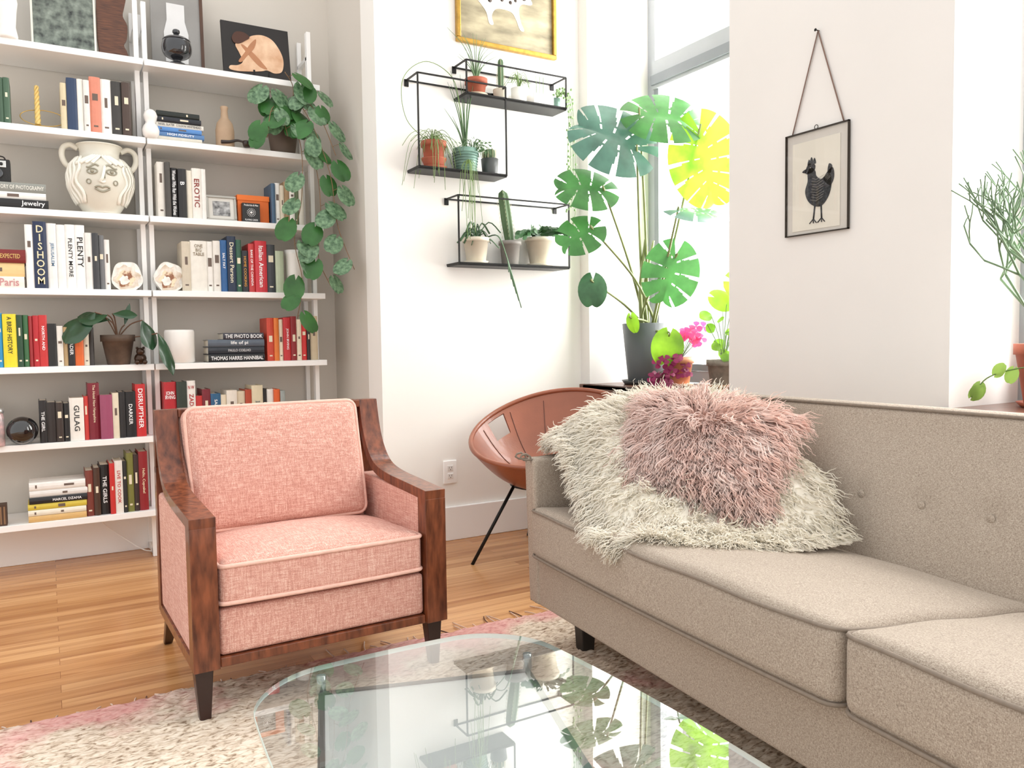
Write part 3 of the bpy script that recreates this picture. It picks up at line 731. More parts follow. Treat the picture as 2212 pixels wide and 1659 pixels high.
row(-.20,SH[2],[(22,225,'#ddd8cc'),(24,230,'#2f8fc4'),(50,226,'#ead72c',[('A BRIEF HISTORY',.25,.95,.4)],'#222222'),(22,222,'#24472f'),(22,222,'#3a6a42'),(16,218,'#a0282c'),(22,220,'#b8242c'),(32,222,'#c73030',[('NORTH AND',.2,.9,.4)]),(34,185,'#1f1e1e'),(24,175,'#ece8e0'),(18,170,'#b79a6e'),(26,172,'#1e1d1f',[('READER',.1,.9,.6)]),(34,175,'#e06a2a'),(22,170,'#e2d9c5'),(20,168,'#3a3532')],g)
stack(.668,SH[2],[(38,262,'#18181a',[('THOMAS HARRIS HANNIBAL',.04,.97,.5)],'#ffffff',0),(36,262,'#2b3038',[('PAULO COELHO',.35,.75,.35)],'#d8d8d8',0),(34,262,'#5a6470',[('life of pi',.35,.75,.6)],'#ffffff',0),(32,190,'#3a3a44',[('THE PHOTO BOOK',.04,.97,.62)],'#ffffff',.07)],g)
row(.945,SH[2],[(34,212,'#c9452e'),(24,212,'#e07a30'),(22,205,'#eadfc8'),(36,214,'#c22a30',[('JOHN IRVING',.1,.9,.45)]),(28,220,'#8c1f24'),(26,205,'#e9dcc4'),(28,205,'#cf3030'),(18,200,'#2a2424'),(40,222,'#c9b89a')],g)
g='novels on the fifth shelf'
row(-.036,SH[1],[(30,185,'#232021',[('THE GIRL',.1,.9,.5)]),(34,175,'#2d2624'),(28,172,'#3a2f2a'),(24,168,'#1e1d1e'),(56,190,'#ece8e0',[('GULAG',.15,.9,.45)],'#222222'),(18,195,'#c63a34'),(46,252,'#7c1c2c',[('The Hotel New Hampshire',.3,.97,.35)],'#e9d6b8'),(50,198,'#9a4a68'),(26,205,'#e2d8c0'),(26,208,'#242223'),(44,208,'#1b1a1c',[('DARKER',.25,.75,.4)]),(42,240,'#c62a2c',[('DISRUPTHER',.12,.95,.55)])],g)
row(.466,SH[1],[(54,245,'#b3242c',[('^JOHN\nIRVING',.6,.9,.8),('^UNTIL',.08,.2,.7)]),(46,245,'#2e3a30'),(38,248,'#ece8e2',[('^N W',.8,.95,.75),('ZADIE SMITH',.08,.75,.6)],'#b02424'),(30,175,'#c23232'),(38,205,'#7a2430'),(46,182,'#2c5f86',[('SADIE SMITH',.1,.9,.35)]),(26,175,'#e4d8c0'),(48,195,'#e9e2d6'),(40,188,'#d9ccb2'),(30,195,'#b0482e'),(54,214,'#ddd2b4',[('^Behold\nthe Dreamers',.45,.75,.8)],'#3a5a6a'),(20,195,'#222222'),(34,192,'#e9e6df'),(30,190,'#d9602a'),(24,182,'#9aa3a0')],g)
g='books on the bottom shelf'
stack(-.09,SH[0],[(26,222,'#d8b070'),(26,222,'#ece6d4'),(26,225,'#d8c24a'),(28,222,'#1f1f22',[('MARCEL DZAMA',.4,.9,.4)]),(30,222,'#e6e4e0'),(36,215,'#efede8')],g)
row(.130,SH[0],[(32,205,'#7a3a30'),(26,215,'#4a3326'),(38,225,'#1e1c1c',[('THE GIRLS',.1,.9,.5)]),(22,230,'#c9302c'),(32,240,'#e9e4dc',[('LIVE TO COOK',.1,.9,.5)],'#c22a2a'),(18,235,'#2a2a2a'),(28,270,'#7a7a3c'),(22,260,'#3a2a28'),(38,272,'#8f2026',[('Hello, Cupcake!',.1,.9,.45)],'#f2e3c0')],g)

# ---------------------------------------------------------------- shelf objects
def lathe_obj(name,loc,prof,m,label,cat,seg=32,group=None):
    o=MB().lathe(prof,seg=seg).obj(name,m,loc=loc); return top(o,label,cat,group)
def facevase():
    z0=SH[4]; e=thing('face_vase',(.243,4.06,z0),'cream ceramic face vase with two loop handles','vase')
    CR=mat('#dad6c8',rough=.35,var=.08,vs=6,bump=.1,bs=30,name='glazed_ceramic')
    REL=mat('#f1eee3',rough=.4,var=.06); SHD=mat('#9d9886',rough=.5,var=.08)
    pr=[(.001,.0),(.068,.0),(.075,.01),(.105,.06),(.128,.12),(.130,.165),(.118,.21),(.095,.238),(.083,.25),(.080,.27),(.088,.295),(.094,.302),(.090,.306),(.080,.30),(.072,.27),(.07,.25),(.001,.24)]
    cv=[(p.x,p.y) for p in cr([V((a,b_,0)) for a,b_ in pr],3)]
    bo=MB().lathe(cv,seg=48,cap=False).obj('body',CR,e)
    def rad(z):
        for (r0,a),(r1,b_) in zip(pr[2:],pr[3:]):
            if a<=z<=b_: return r0+(r1-r0)*(z-a)/(b_-a)
        return .1
    def S_(u,z,o=.002):
        a=-math.pi/2+u; r=rad(z)+o; return V((r*math.cos(a),r*math.sin(a),z))
    for sx in (-1,1):
        pts=cr([(sx*.085,0,.285),(sx*.115,0,.30),(sx*.142,0,.285),(sx*.148,0,.25),(sx*.135,0,.215),(sx*.112,0,.20)],6)
        MB().tube(pts,.012,10).obj('handle',CR,e)
    b=MB()
    for q in range(20):
        u0=(-1.75+3.5*q/19); s=1 if u0>0 else -1
        if abs(u0)<.66: pts=[S_(u0*.5+(k/10)*.6*s*(.35+abs(u0)),.245-.040*(k/10),.003) for k in range(11)]
        else: pts=[S_(u0+.08*math.sin(k*.8+q)-.10*s*(k/14),.240-.20*k/14,.003) for k in range(15)]
        b.tube(pts,.0075,6)
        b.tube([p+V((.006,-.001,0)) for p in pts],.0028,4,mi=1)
    for s in (-1,1):
        b.tube([S_(s*.30+.16*math.cos(t*.524),.170+.012*math.sin(t*.524),.003) for t in range(12)],.0032,6,mi=1,closed=True)
        b.ball(S_(s*.30,.170,.002),.0085,seg=10,rings=6,mi=1)
        b.tube([S_(s*(.10+.035*k),.193+.007*math.sin(k*.5),.003) for k in range(12)],.0042,6,mi=1)
        b.tube([S_(s*(.42+.07*math.cos(t*.63)),.125+.010*math.sin(t*.63)) for t in range(10)],.0028,5,mi=1,closed=True)
    b.tube([S_(.09,.195,.003),S_(.05,.17,.006),S_(.0,.14,.016),S_(-.07,.128,.008),S_(.0,.123,.004),S_(.09,.128,.003)],.006,8)
    b.tube([S_(.10,.192,.003),S_(.075,.165,.004),S_(.07,.14,.006)],.0025,5,mi=1)
    b.tube([S_(-.24+.048*k,.098-.013*math.sin(k*math.pi/10),.003) for k in range(11)],.0045,6,mi=1)
    b.tube([S_(-.24+.048*k,.101+.006*abs(math.sin(k*math.pi/5)),.003) for k in range(11)],.004,6,mi=1)
    b.obj('face_relief',[REL,SHD],bo)
facevase()
def boxcam():
    e=thing('box_camera',(-.145,4.03,ZC+.001),'black vintage box camera with silver trim on stacked books','camera')
    MB().rbox((0,.03,.048),(.046,.035,.048),.006,n=2).obj('body',mat('#1e1d1c',rough=.6,bump=.3,bs=300),e)
    SV=mat('#c9c8c4',rough=.25,metal=.9)
    MB().box((0,-.0065,.075),(.062,.003,.028)).obj('viewfinder_plate',SV,e,bevel=.001)
    MB().lathe([(.02,0),(.02,.008),(.015,.01),(.013,.006)],(0,-.004,.035),24,M=Matrix.Rotation(math.radians(90),3,'X')).obj('lens',mat('#55575a',rough=.15,metal=.5),e)
    for dx in (-.014,.014): MB().ball((dx,-.009,.075),.007,sc=(1,.4,1),seg=12,rings=8).obj('viewfinder_window',mat('#111111',rough=.1),e)
    MB().tube(cr([(-.03,.03,.094),(-.02,.03,.112),(.02,.03,.112),(.03,.03,.094)],5),.003,6).obj('carry_handle',mat('#2a2522',rough=.7),e)
boxcam()
for x,lab in ((.333,'white and amber agate bookend beside the cookbooks'),(.510,'polished agate bookend with brown crystal centre')):
    b=MB(); n=26
    pts=[]
    for k in range(n):
        a=math.radians(-58+296*k/(n-1)); r=.064*(1+.05*math.sin(5*a+x*9)); pts.append((r*math.cos(a),.062+r*1.12*math.sin(a)))
    zmin=min(p[1] for p in pts); pts=[(p[0],max(0,p[1]-zmin)) for p in pts]
    b.ext(pts,'y',0,.05,0)
    for q,(s_,mi) in enumerate(((.80,2),(.55,1),(.30,0))):
        pl=[(p[0]*s_*(1+.18*math.sin(k*1.3+q))-.006*q,.056-.006*q+(p[1]-.060)*s_*(1+.14*math.sin(k*1.7+x*30))) for k,p in enumerate(pts)]; b.ext(pl,'y',-.0008*(q+1),.01,mi)
    o=b.obj('agate_bookend',[mat('#f0e9df',rough=.12,var=.25,vs=30,coat=.6),mat('#a8622f',rough=.1,var=.35,vs=25,col2='#f0d9b8',coat=.6,sharp=True),mat('#cfae88',rough=.1,var=.2,vs=24,col2='#f8f2e8',coat=.6)],loc=(x,4.02,SH[3]+.0005),bevel=.002); top(o,lab,'bookend','agate bookends')
def candle():
    e=thing('candle_holder',(.010,4.05,SH[5]),'brass ring candle holder with twisted beeswax candle','candle')
    MB().lathe([(.016,0),(.018,.006),(.013,.01),(.012,.02),(.001,.02)],seg=20).obj('cup',mat('#b48a3c',rough=.3,metal=.9),e)
    MB().tube([V((.02+.085*math.cos(k*math.pi/18),.02*math.sin(k*math.pi/18),.05+.038*math.sin(k*math.pi/18))) for k in range(36)],.002,6,closed=True).obj('ring',mat('#c9a45c',rough=.3,metal=.9),e)
    b=MB(); n=50
    for s in range(3): b.tube([V((.0055*math.cos(k*.35+s*2.09),.0055*math.sin(k*.35+s*2.09),.02+.165*k/n)) for k in range(n+1)],lambda t:.0068*(1-.4*t),7)
    b.obj('candle',mat('#e8c87a',rough=.5,var=.05),e)
candle()
lathe_obj('bottle_vase',(.782,4.03,SH[5]),[(.001,0),(.038,0),(.042,.008),(.043,.08),(.036,.115),(.018,.14),(.015,.175),(.019,.19),(.015,.195)],mat('#b89c80',rough=.6,var=.12,vs=12),'unglazed tan stoneware bottle beside stacked books','bottle')
lathe_obj('bud_vase',(.452,3.995,SH[5]),[(.001,0),(.024,0),(.034,.015),(.037,.035),(.030,.055),(.020,.068),(.026,.085),(.030,.10),(.024,.118),(.014,.128)],CERW,'small white gourd shaped vase at the shelf end','vase')
b=MB().tube(cr([(0,0,.016),(.04,0,.02),(.075,0,.03),(.11,-.01,.022)],6),lambda t:.009*(1-.5*t),8); b.lathe([(.001,0),(.016,0),(.02,.02),(.018,.028),(.012,.02),(.001,.018)],(.115,-.01,0.001),16)
top(b.obj('smoking_pipe',mat('#2e221d',rough=.35,var=.2),loc=(.755,3.985,SH[5]+.001)),'dark wooden pipe lying in front of the bottle','pipe')
e=thing('photo_frame',(.755,4.02,SH[4]),'silver photo frame holding a black and white photograph','picture frame',rot=(math.radians(-8),0,0))
b=MB(); b.box((0,.005,.006),(.14,.012,.012)); b.box((0,.005,.119),(.14,.012,.012))
for s in(-1,1): b.box((s*.064,.005,.0625),(.012,.012,.101))
b.obj('frame',mat('#a8a49c',rough=.3,metal=.8),e,bevel=.002)
MB().box((0,.008,.0625),(.116,.004,.101)).obj('mat_board',mat('#dedad2',rough=.8),e)
MB().box((0,.005,.062),(.078,.003,.07)).obj('photograph',mat('#3c3c3c',rough=.4,vs=40,col2='#cfcfcf'),e)
e=thing('storage_box',(.905,4.03,SH[4]),'bright orange lidded storage box','box')
MB().box((0,.055,.055),(.148,.11,.11)).obj('box_body',mat('#dd6a24',rough=.6),e,bevel=.002)
MB().box((0,.055,.121),(.154,.116,.026)).obj('lid',mat('#e8752c',rough=.6),e,bevel=.002)
e=thing('card_box',(.885,3.99,SH[4]),'black square card box with white circular emblem and lettering','box')
MB().box((0,.016,.045),(.083,.03,.09)).obj('box_body',mat('#171717',rough=.4),e,bevel=.001)
b=MB(); lettering(b,'Fredericks & Mae',(0,-.0004,.080),(1,0,0),(0,0,1),.066,.009); lettering(b,'PLAYING CARDS',(0,-.0004,.010),(1,0,0),(0,0,1),.06,.008)
RX=Matrix.Rotation(math.radians(90),3,'X')
for k in range(16):
    a=k*math.pi/8
    for r in (.012,.019): b.lathe([(.0018,-.0002),(.0018,.0006)],(r*math.cos(a),.0,.045+r*math.sin(a)),8,M=RX)
b.lathe([(.006,-.0002),(.006,.0006)],(0,.0,.045),16,M=RX)
b.obj('emblem',mat('#f2f2f2'),e)
lathe_obj('tall_vase',(1.10,4.04,SH[3]),[(.001,0),(.034,0),(.037,.01),(.042,.09),(.045,.19),(.048,.215),(.044,.215),(.04,.19)],CERW,'tall white ceramic vase under the trailing pothos','vase')
lathe_obj('white_canister',(.548,4.05,SH[2]),[(.001,0),(.058,0),(.066,.006),(.067,.145),(.064,.155),(.058,.157),(.056,.145),(.054,.02),(.001,.018)],CERW,'plain white cylindrical ceramic canister','canister')
b=MB().ball((0,0,.026),.026,sc=(1,.9,1)); b.ball((0,-.012,.058),.018)
for s in(-1,1): b.ball((s*.013,-.008,.074),.006); b.ball((s*.016,-.022,.01),.011)
top(b.obj('bear_figurine',mat('#3d2a1d',rough=.3,metal=.4,var=.2),loc=(.372,3.995,SH[2]+.0)),'small dark bronze bear figurine beside the clay pot','figurine')
top(MB().ball((0,0,.06),.06,seg=32,rings=20).obj('glass_ball',mat('#141416',rough=.05,coat=1),loc=(-.100,4.0,SH[1])),'glossy black glass ball in front of books','ball')
e=thing('glass_jar',(-.188,3.985,SH[1]),'lidded clear glass jar with pink contents','jar')
MB().lathe([(.001,0),(.024,0),(.026,.005),(.026,.12),(.022,.135),(.022,.14)],seg=24).obj('body',mat('#a5a9a6',rough=.1,var=.35,vs=40,coat=.5,col2='#d8b0b0'),e)
MB().lathe([(.024,.14),(.026,.142),(.026,.16),(.001,.162)],seg=24).obj('lid',mat('#c9c9c6',rough=.3,metal=.7),e)
row(-.30,SH[1],[(24,190,'#d9e2de'),(30,200,'#f0ece2'),(24,195,'#7f8a84')],'novels on the fifth shelf',y=4.08)
b=MB().box((0,0,.045),(.07,.07,.09))
for k in range(5): b.box((-.026+k*.013,-.0352,.045),(.006,.001,.075),1)
top(b.obj('carved_box',[mat('#4a3528',rough=.6,var=.2),mat('#8a6a4c',rough=.6)],loc=(-.205,4.03,SH[0]),bevel=.002),'small dark carved wooden box with striped front','box')
for x,s_ in ((-.165,1),(-.085,.93)):
    lathe_obj('white_figurine_vase',(x,4.0,SH[6]),[(.001,0),(.038*s_,0),(.041*s_,.01),(.033*s_,.05),(.038*s_,.11),(.044*s_,.15),(.036*s_,.2),(.022*s_,.24),(.026*s_,.3),(.02*s_,.36)],CERW,'tall white ceramic candlestick vase','vase',group='white ceramic candlesticks')
def leaning(name,loc,w,h,label,cat,tilt,build,art):
    e=thing(name,loc,label,cat,rot=(math.radians(-tilt),0,0)); build(e,w,h); return e
def pic1(e,w,h):
    MB().box((0,.006,h/2),(w,.012,h)).obj('panel',mat('#20262a',rough=.35,var=.5,vs=26,col2='#8f9a8e'),e,bevel=.001,label='speckled dark green and silver print')
    b=MB()
    for s in(-1,1): b.box((s*(w/2-.004),-.001,h/2),(.008,.004,h))
    b.box((0,-.001,.004),(w-.016,.004,.008)); b.obj('border',mat('#e6e2d6',rough=.6),e)
leaning('speckled_print',(.125,4.06,SH[6]+.001),.25,.42,'dark speckled photographic print leaning against the wall','picture',4,pic1,None)
b=MB(); P_=[(-.055,0),(.055,0),(.058,.04),(.045,.07),(.058,.10),(.062,.16),(.045,.20),(.052,.24),(.062,.30),(.055,.40),(-.03,.42),(-.055,.40)]
b.ext([(p.x,p.y) for p in cr([V((a,c,0)) for a,c in P_],4,closed=True)],'y',0,.02)
top(b.obj('carved_board',wood('#3c1e10','#6e4024'),loc=(.318,4.08,SH[6]+.006),bevel=.004),'carved dark brown wooden board with scalloped edge','board')
def pic2(e,w,h):
    MB().box((0,.01,h/2),(w,.016,h)).obj('panel',mat('#9a9895',rough=.7,var=.1,vs=5),e)
    MB().box((w/2+.006,.008,h/2),(.014,.03,h)).obj('frame',mat('#54392a',rough=.5,var=.2),e)
    MB().ext([(-.05,.06),(.05,.06),(.055,.2),(.04,.26),(.04,.34),(-.04,.34),(-.04,.26),(-.055,.2)],'y',-.0015,.002).obj('painted_bottle',mat('#e4e4e4',rough=.6,var=.06),e,label='pale painted bottle shape')
leaning('still_life_painting',(.60,4.16,SH[6]+.001),.22,.42,'grey still life painting with pale bottle in brown frame','painting',3,pic2,None)
e=thing('lidded_jar',(.578,4.02,SH[6]),'dark smoked glass footed jar with finial lid','jar')
DG=mat('#23252a',rough=.08,var=.1,coat=.8)
MB().lathe([(p.x,p.y) for p in cr([V(q) for q in [(.001,0,0),(.04,0,0),(.038,.008,0),(.018,.018,0),(.022,.026,0),(.055,.045,0),(.066,.075,0),(.062,.105,0),(.056,.11,0)]],4)],seg=36).obj('body',DG,e)
MB().lathe([(p.x,p.y) for p in cr([V(q) for q in [(.058,.11,0),(.060,.115,0),(.04,.128,0),(.012,.134,0),(.009,.14,0),(.016,.15,0),(.014,.162,0),(.001,.168,0)]],4)],seg=36).obj('lid',DG,e)
def pic3(e,w,h):
    MB().box((0,.008,h/2),(w,.014,h)).obj('canvas',mat('#1c1614',rough=.5,var=.3,vs=6),e,bevel=.002)
    SK=mat('#d9a57e',rough=.5,var=.12,vs=14,col2='#f0cfae'); SK2=mat('#b57c56',rough=.5,var=.1); HR=mat('#4a2a1c',rough=.6)
    b=MB()
    body=[(-.055,.185),(-.02,.215),(.03,.228),(.075,.215),(.105,.18),(.125,.135),(.128,.09),(.115,.05),(.08,.038),(.045,.048),(.02,.04),(-.03,.03),(-.10,.022),(-.135,.028),(-.13,.045),(-.095,.052),(-.07,.075),(-.085,.12),(-.10,.155),(-.085,.175)]
    b.ext([(p.x,p.y) for p in cr([V((a,c,0)) for a,c in body],4,closed=True)],'y',-.002,.003,0)
    b.ext([(p.x,p.y) for p in cr([V((a,c,0)) for a,c in [(.045,.052),(.03,.075),(-.01,.12),(-.06,.16),(-.072,.155),(-.03,.10),(.01,.06)]],4,closed=True)],'y',-.0028,.0,1)
    b.ext([(p.x,p.y) for p in cr([V((a,c,0)) for a,c in [(.0,.20),(-.03,.17),(-.06,.12),(-.09,.075),(-.075,.072),(-.045,.11),(-.01,.155)]],4,closed=True)],'y',-.0036,.0,1)
    b.ext([(p.x,p.y) for p in cr([V((a,c,0)) for a,c in [(-.115,.19),(-.095,.222),(-.055,.225),(-.03,.205),(-.05,.185),(-.08,.165),(-.105,.165)]],4,closed=True)],'y',-.0044,.0,2)
    b.obj('painted_figure',[SK,SK2,HR],e,label='painted nude figure crouching with bowed head')
leaning('figure_painting',(.955,4.06,SH[6]+.012),.325,.275,'small unframed painting of a crouching nude on dark ground','painting',10,pic3,None)
b=MB()
for s in(-1,1): b.box((s*.035,.0,.005),(.008,.08,.008)); b.box((s*.035,-.036,.018),(.008,.006,.02))
b.box((0,.02,.005),(.08,.008,.008)); top(b.obj('easel_stand',BLACKM,loc=(.955,4.03,SH[6])),'small black metal easel stand under the painting','stand')

# ---------------------------------------------------------------- potted plants helpers
def pot(parent,c,r0,r1,h,m,rim=.0,name='pot'):
    t=.008
    pr=[(.001,0),(r0,0),(r0+.002,.003),(r1-.001,h-.001 if not rim else h-rim)]
    if rim: pr+=[(r1+.006,h-rim),(r1+.006,h)]
    pr+=[(r1-t+ (.006 if rim else 0),h),(r1-t,h-.02),(r1-t-.002,h-.03)]
    return MB().lathe(pr,c,32,cap=False).obj(name,m,parent)
def soil(parent,c,r,z): return MB().lathe([(.001,z-.004),(r,z-.004),(r*.9,z+.002),(.001,z+.006)],c,24,cap=False).obj('soil',SOIL,parent)
def saucer(parent,c,r,m): return MB().lathe([(.001,0),(r*.85,0),(r,.016),(r-.005,.016),(r*.8,.006),(.001,.006)],c,32,cap=False).obj('saucer',m,parent)

def pothos():
    x,y,z=1.07,4.08,SH[5]; e=thing('potted_pothos',(x,y,z),'silver-splashed pothos trailing from a clay pot on the shelf','potted plant'); O=V((x,y,z))
    pot(e,(0,0,0),.055,.078,.14,mat('#6b5a4e',rough=.7,var=.15,bump=.2,bs=60)); soil(e,(0,0,0),.066,.125)
    b=MB()
    vines=[[(1.07,4.08,2.07),(1.04,4.0,2.16),(.98,3.93,2.12),(.95,3.90,1.98)],
           [(1.08,4.08,2.07),(1.10,3.98,2.20),(1.17,3.90,2.06),(1.24,3.86,1.82),(1.27,3.86,1.58),(1.33,3.80,1.36)],
           [(1.09,4.06,2.07),(1.14,3.98,2.20),(1.21,3.90,2.10),(1.27,3.86,1.92)],
           [(1.06,4.06,2.07),(1.07,3.97,2.12),(1.11,3.90,1.95),(1.10,3.88,1.70),(1.06,3.88,1.50),(1.09,3.87,1.30),(1.06,3.87,1.12)],
           [(1.09,4.06,2.07),(1.12,3.96,2.1),(1.18,3.89,1.85),(1.19,3.87,1.6),(1.17,3.86,1.42),(1.22,3.84,1.28)],
           [(1.09,4.06,2.07),(1.10,3.97,2.24),(1.05,3.93,2.31)],[(1.09,4.06,2.07),(1.17,3.99,2.2),(1.21,3.95,2.24)],
           [(1.06,4.06,2.07),(1.0,4.0,2.22),(.97,3.96,2.20)],[(1.05,4.05,2.07),(1.04,3.96,2.10),(1.05,3.91,2.0)]]
    for v in vines:
        p=[q-O for q in cr(v,10)]; b.tube(p,.0020,5,mi=0)
        n=len(p); k=7
        while k<n:
            q=p[k]; a=random.uniform(-1,1); s=1 if (k//3)%2 else -1
            pe=q+V((s*.035+random.uniform(-.01,.01),-.02+random.uniform(-.015,.01),.005)); b.tube([q,(q+pe)/2+V((0,0,.008)),pe],.0014,4,mi=0)
            tip=V((s*.5+a*.3,-.25,-1+random.uniform(-.2,.5))); nr=V((s*.35+a*.4,-.9,.35)); L=random.uniform(.070,.098)
            b.leaf(pe,tip,nr,L,L*.86,mi=random.choice([1,1,2]),droop=.12,cup=.1,nu=8,nv=3)
            k+=random.choice([4,5,5])
    b.obj('foliage',[STEMB,mat('#3a6040',rough=.35,var=.15,vs=60,col2='#88ab84',transl=.2),LEAFM],e)
pothos()
def darkplant():
    x,y,z=.285,4.03,SH[2]; e=thing('potted_leaf_plant',(x,y,z),'broad dark-leaved plant in a weathered clay pot','potted plant')
    pot(e,(0,0,0),.045,.066,.135,mat('#5a4a3e',rough=.8,var=.3,vs=20,bump=.3,bs=50),rim=.03); soil(e,(0,0,0),.055,.12)
    b=MB()
    for (bx,by,bz),tip,nr,L,W in [((-.09,-.04,.235),(-.85,-.25,-.75),(-.5,-.7,.6),.18,.12),((-.04,-.03,.225),(-.9,-.3,-.15),(-.1,-.6,.9),.12,.085),((-.02,-.03,.23),(1,-.2,.02),(.1,-.7,.7),.10,.05),((.10,-.05,.20),(.35,-.25,-1),(.5,-.8,.2),.14,.075),((.16,-.06,.14),(.4,-.2,-1),(.5,-.7,.3),.20,.06),((.03,.0,.18),(.25,-.1,1),(0,-1,0),.10,.02),((-.03,-.02,.2),(-.6,.1,.15),(0,-.7,.8),.13,.07)]:
        P0=V((bx,by,bz)); b.tube(cr([(0,0,.12),(bx*.5,by*.5,bz*.9),P0],5),.003,5,mi=0); b.leaf(P0,tip,nr,L,W*1.25,kind='lance',mi=1,droop=.15,cup=.1,nu=10)
    b.obj('foliage',[mat('#6a4a35'),mat('#2a4a30',rough=.25,var=.35,vs=10,coat=.2,transl=.05)],e)
darkplant()

# ---------------------------------------------------------------- wall wire shelves
def wire(x0,x1,z0,z1,lab):
    d=.135; e=thing('wire_shelf',(x0,YH,z0),lab,'wall shelf',group='black wire wall shelves'); w=x1-x0; h=z1-z0; r=.007
    b=MB(); yf=-d
    b.box((w/2,yf,h),(w,r,r)); b.box((w/2,yf,0.006),(w,r,r))
    for x in (0,w): b.box((x,yf,h/2),(r,r,h)); b.box((x,yf/2,h),(r,d,r)); b.box((x,yf/2,.006),(r,d,r))
    b.box((w/2,-.004,h),(w,r,r)); b.obj('frame',BLACKM,e)
    MB().box((w/2,-d/2-.001,0),(w+.006,d-.004,.01)).obj('shelf_board',BLACKM,e,bevel=.001)
    for x in (0,w): MB().box((x+.0,-.004,h-.012),(.022,.006,.034)).obj('bracket',BLACKM,e,bevel=.001)
    return e
wire(1.79,2.365,2.185,2.345,'shallow black metal wire shelf holding small cactus pots')
wire(1.535,2.005,1.812,2.245,'tall black metal wire shelf with three potted succulents')
wire(1.735,2.375,1.372,1.70,'wide black metal wire shelf with cactus and cream pots')
CRM=mat('#d9cfbb',rough=.5,var=.06); GRY=mat('#8f8a84',rough=.6,var=.12)
GRN=mat('#6f8f82',rough=.35,var=.25,vs=20); RHI=mat('#6f8a4c',rough=.6,var=.25)
YS=YH-.072
def fine(b,o,n,R,up,drop,mi=0,r=.0013):
    for k in range(n):
        a=random.uniform(0,6.28); q=random.uniform(.3,1); dx=math.cos(a)*R*q; dy=math.sin(a)*R*q*.6-.01
        if dy>.045: dy=-dy
        h=up*random.uniform(.4,1); dr=drop*random.uniform(.2,1)
        p=[(o[0],o[1],o[2]),(o[0]+dx*.35,o[1]+dy*.4,o[2]+h),(o[0]+dx*.8,o[1]+dy*.9,o[2]+h*.7-dr*.2),(o[0]+dx*1.1+random.uniform(-.02,.02),o[1]+dy,o[2]-dr)]
        b.tube(cr(p,4),r,4,mi=mi)
def plant(name,x,z,lab,cat,build,y=YS):
    e=thing(name,(x,y,z),lab,cat); build(e)
zt=1.812+.0055
def p1(e):
    saucer(e,(0,0,0),.062,TERRA); MB().lathe([(.001,.01),(.048,.01),(.05,.03),(.06,.05),(.062,.055),(.001,.055)],(0,0,0),28).obj('lower_pot',TERRA,e)
    pot(e,(0,0,.05),.045,.055,.085,TERRA,rim=.025); soil(e,(0,0,.05),.045,.072)
    b=MB(); fine(b,(0,0,.12),30,.17,.07,.05); fine(b,(-.03,-.03,.12),16,.16,.04,.22)
    fine(b,(.14,-.08,.03),16,.06,.02,.36)
    b.tube(cr([(0,0,.12),(-.14,-.01,.22),(-.16,-.02,.40),(-.04,-.02,.50),(.10,-.02,.44),(.14,-.02,.26)],8),.0018,5)
    b.obj('foliage',RHI,e)
plant('potted_rhipsalis',1.64,zt,'wispy mistletoe cactus in stacked terracotta pots','potted plant',p1)
def p2(e):
    saucer(e,(0,0,0),.058,GRN); m=pot(e,(0,0,.004),.05,.064,.115,GRN)
    b=MB()
    for k in range(7): b.tube([V(((.054+.0017*k)*math.cos(q*math.pi/16),(.054+.0017*k)*math.sin(q*math.pi/16),.02+.013*k)) for q in range(32)],.0022,5,closed=True)
    b.obj('pot_rib',GRN,e); soil(e,(0,0,0),.052,.105)
    b=MB()
    for k in range(12):
        a=random.uniform(0,6.28); l=random.uniform(.18,.38); s=random.uniform(.02,.08)
        b.tube(cr([(0,0,.10),(math.cos(a)*s*.5,math.sin(a)*s*.3,.10+l*.55),(math.cos(a)*s*1.4,math.sin(a)*s*.5,.10+l)],5),lambda t:.0042*(1-.85*t),6)
    fine(b,(.03,-.02,.10),24,.12,.07,.02)
    for k in range(40):
        a=random.uniform(0,6.28); q=V((math.cos(a)*random.uniform(.02,.1)+.03,-abs(math.sin(a))*.05,.10+random.uniform(0,.06))); b.leaf(q,(math.cos(a),-.3,.3),(0,-.7,.7),.016,.014,kind='round',nu=4,nv=2)
    b.obj('foliage',mat('#54754a',rough=.4,var=.25),e)
plant('potted_aloe',1.81,zt,'spiky aloe in a ribbed green glazed pot','potted plant',p2)
def cactus(b,c,r,h,ribs=8,mi=0,taper=.85,lean=(0,0)):
    n=14; seg=ribs*4; vs=[];fs=[]
    for i in range(n+1):
        t=i/n; rr=r*(math.sin(math.pi*min(1,.18+t*.5))**.6 if t<.85 else math.sqrt(max(0.0005,1-((t-.85)/.15)**2)))*(1-(1-taper)*t)
        for k in range(seg):
            a=2*math.pi*k/seg; q=rr*(1+.16*math.cos(ribs*a)); vs.append(V(c)+V((q*math.cos(a)+lean[0]*t,q*math.sin(a)+lean[1]*t,h*t)))
    for i in range(n):
        for k in range(seg): fs.append((i*seg+k,i*seg+(k+1)%seg,(i+1)*seg+(k+1)%seg,(i+1)*seg+k))
    b.add(vs,fs,mi)
    for i in range(2,n):
        for k in range(ribs):
            a=2*math.pi*k/ribs; t=i/n; q=V(c)+V((r*1.08*math.cos(a)+lean[0]*t,r*1.08*math.sin(a)+lean[1]*t,h*t))
            for dz in (-.006,.006): b.tube([q,q+V((math.cos(a)*.009,math.sin(a)*.009,dz))],.0007,3,mi=1)
CAC=mat('#55704a',rough=.5,var=.2); SPN=mat('#d8cfae',rough=.6)
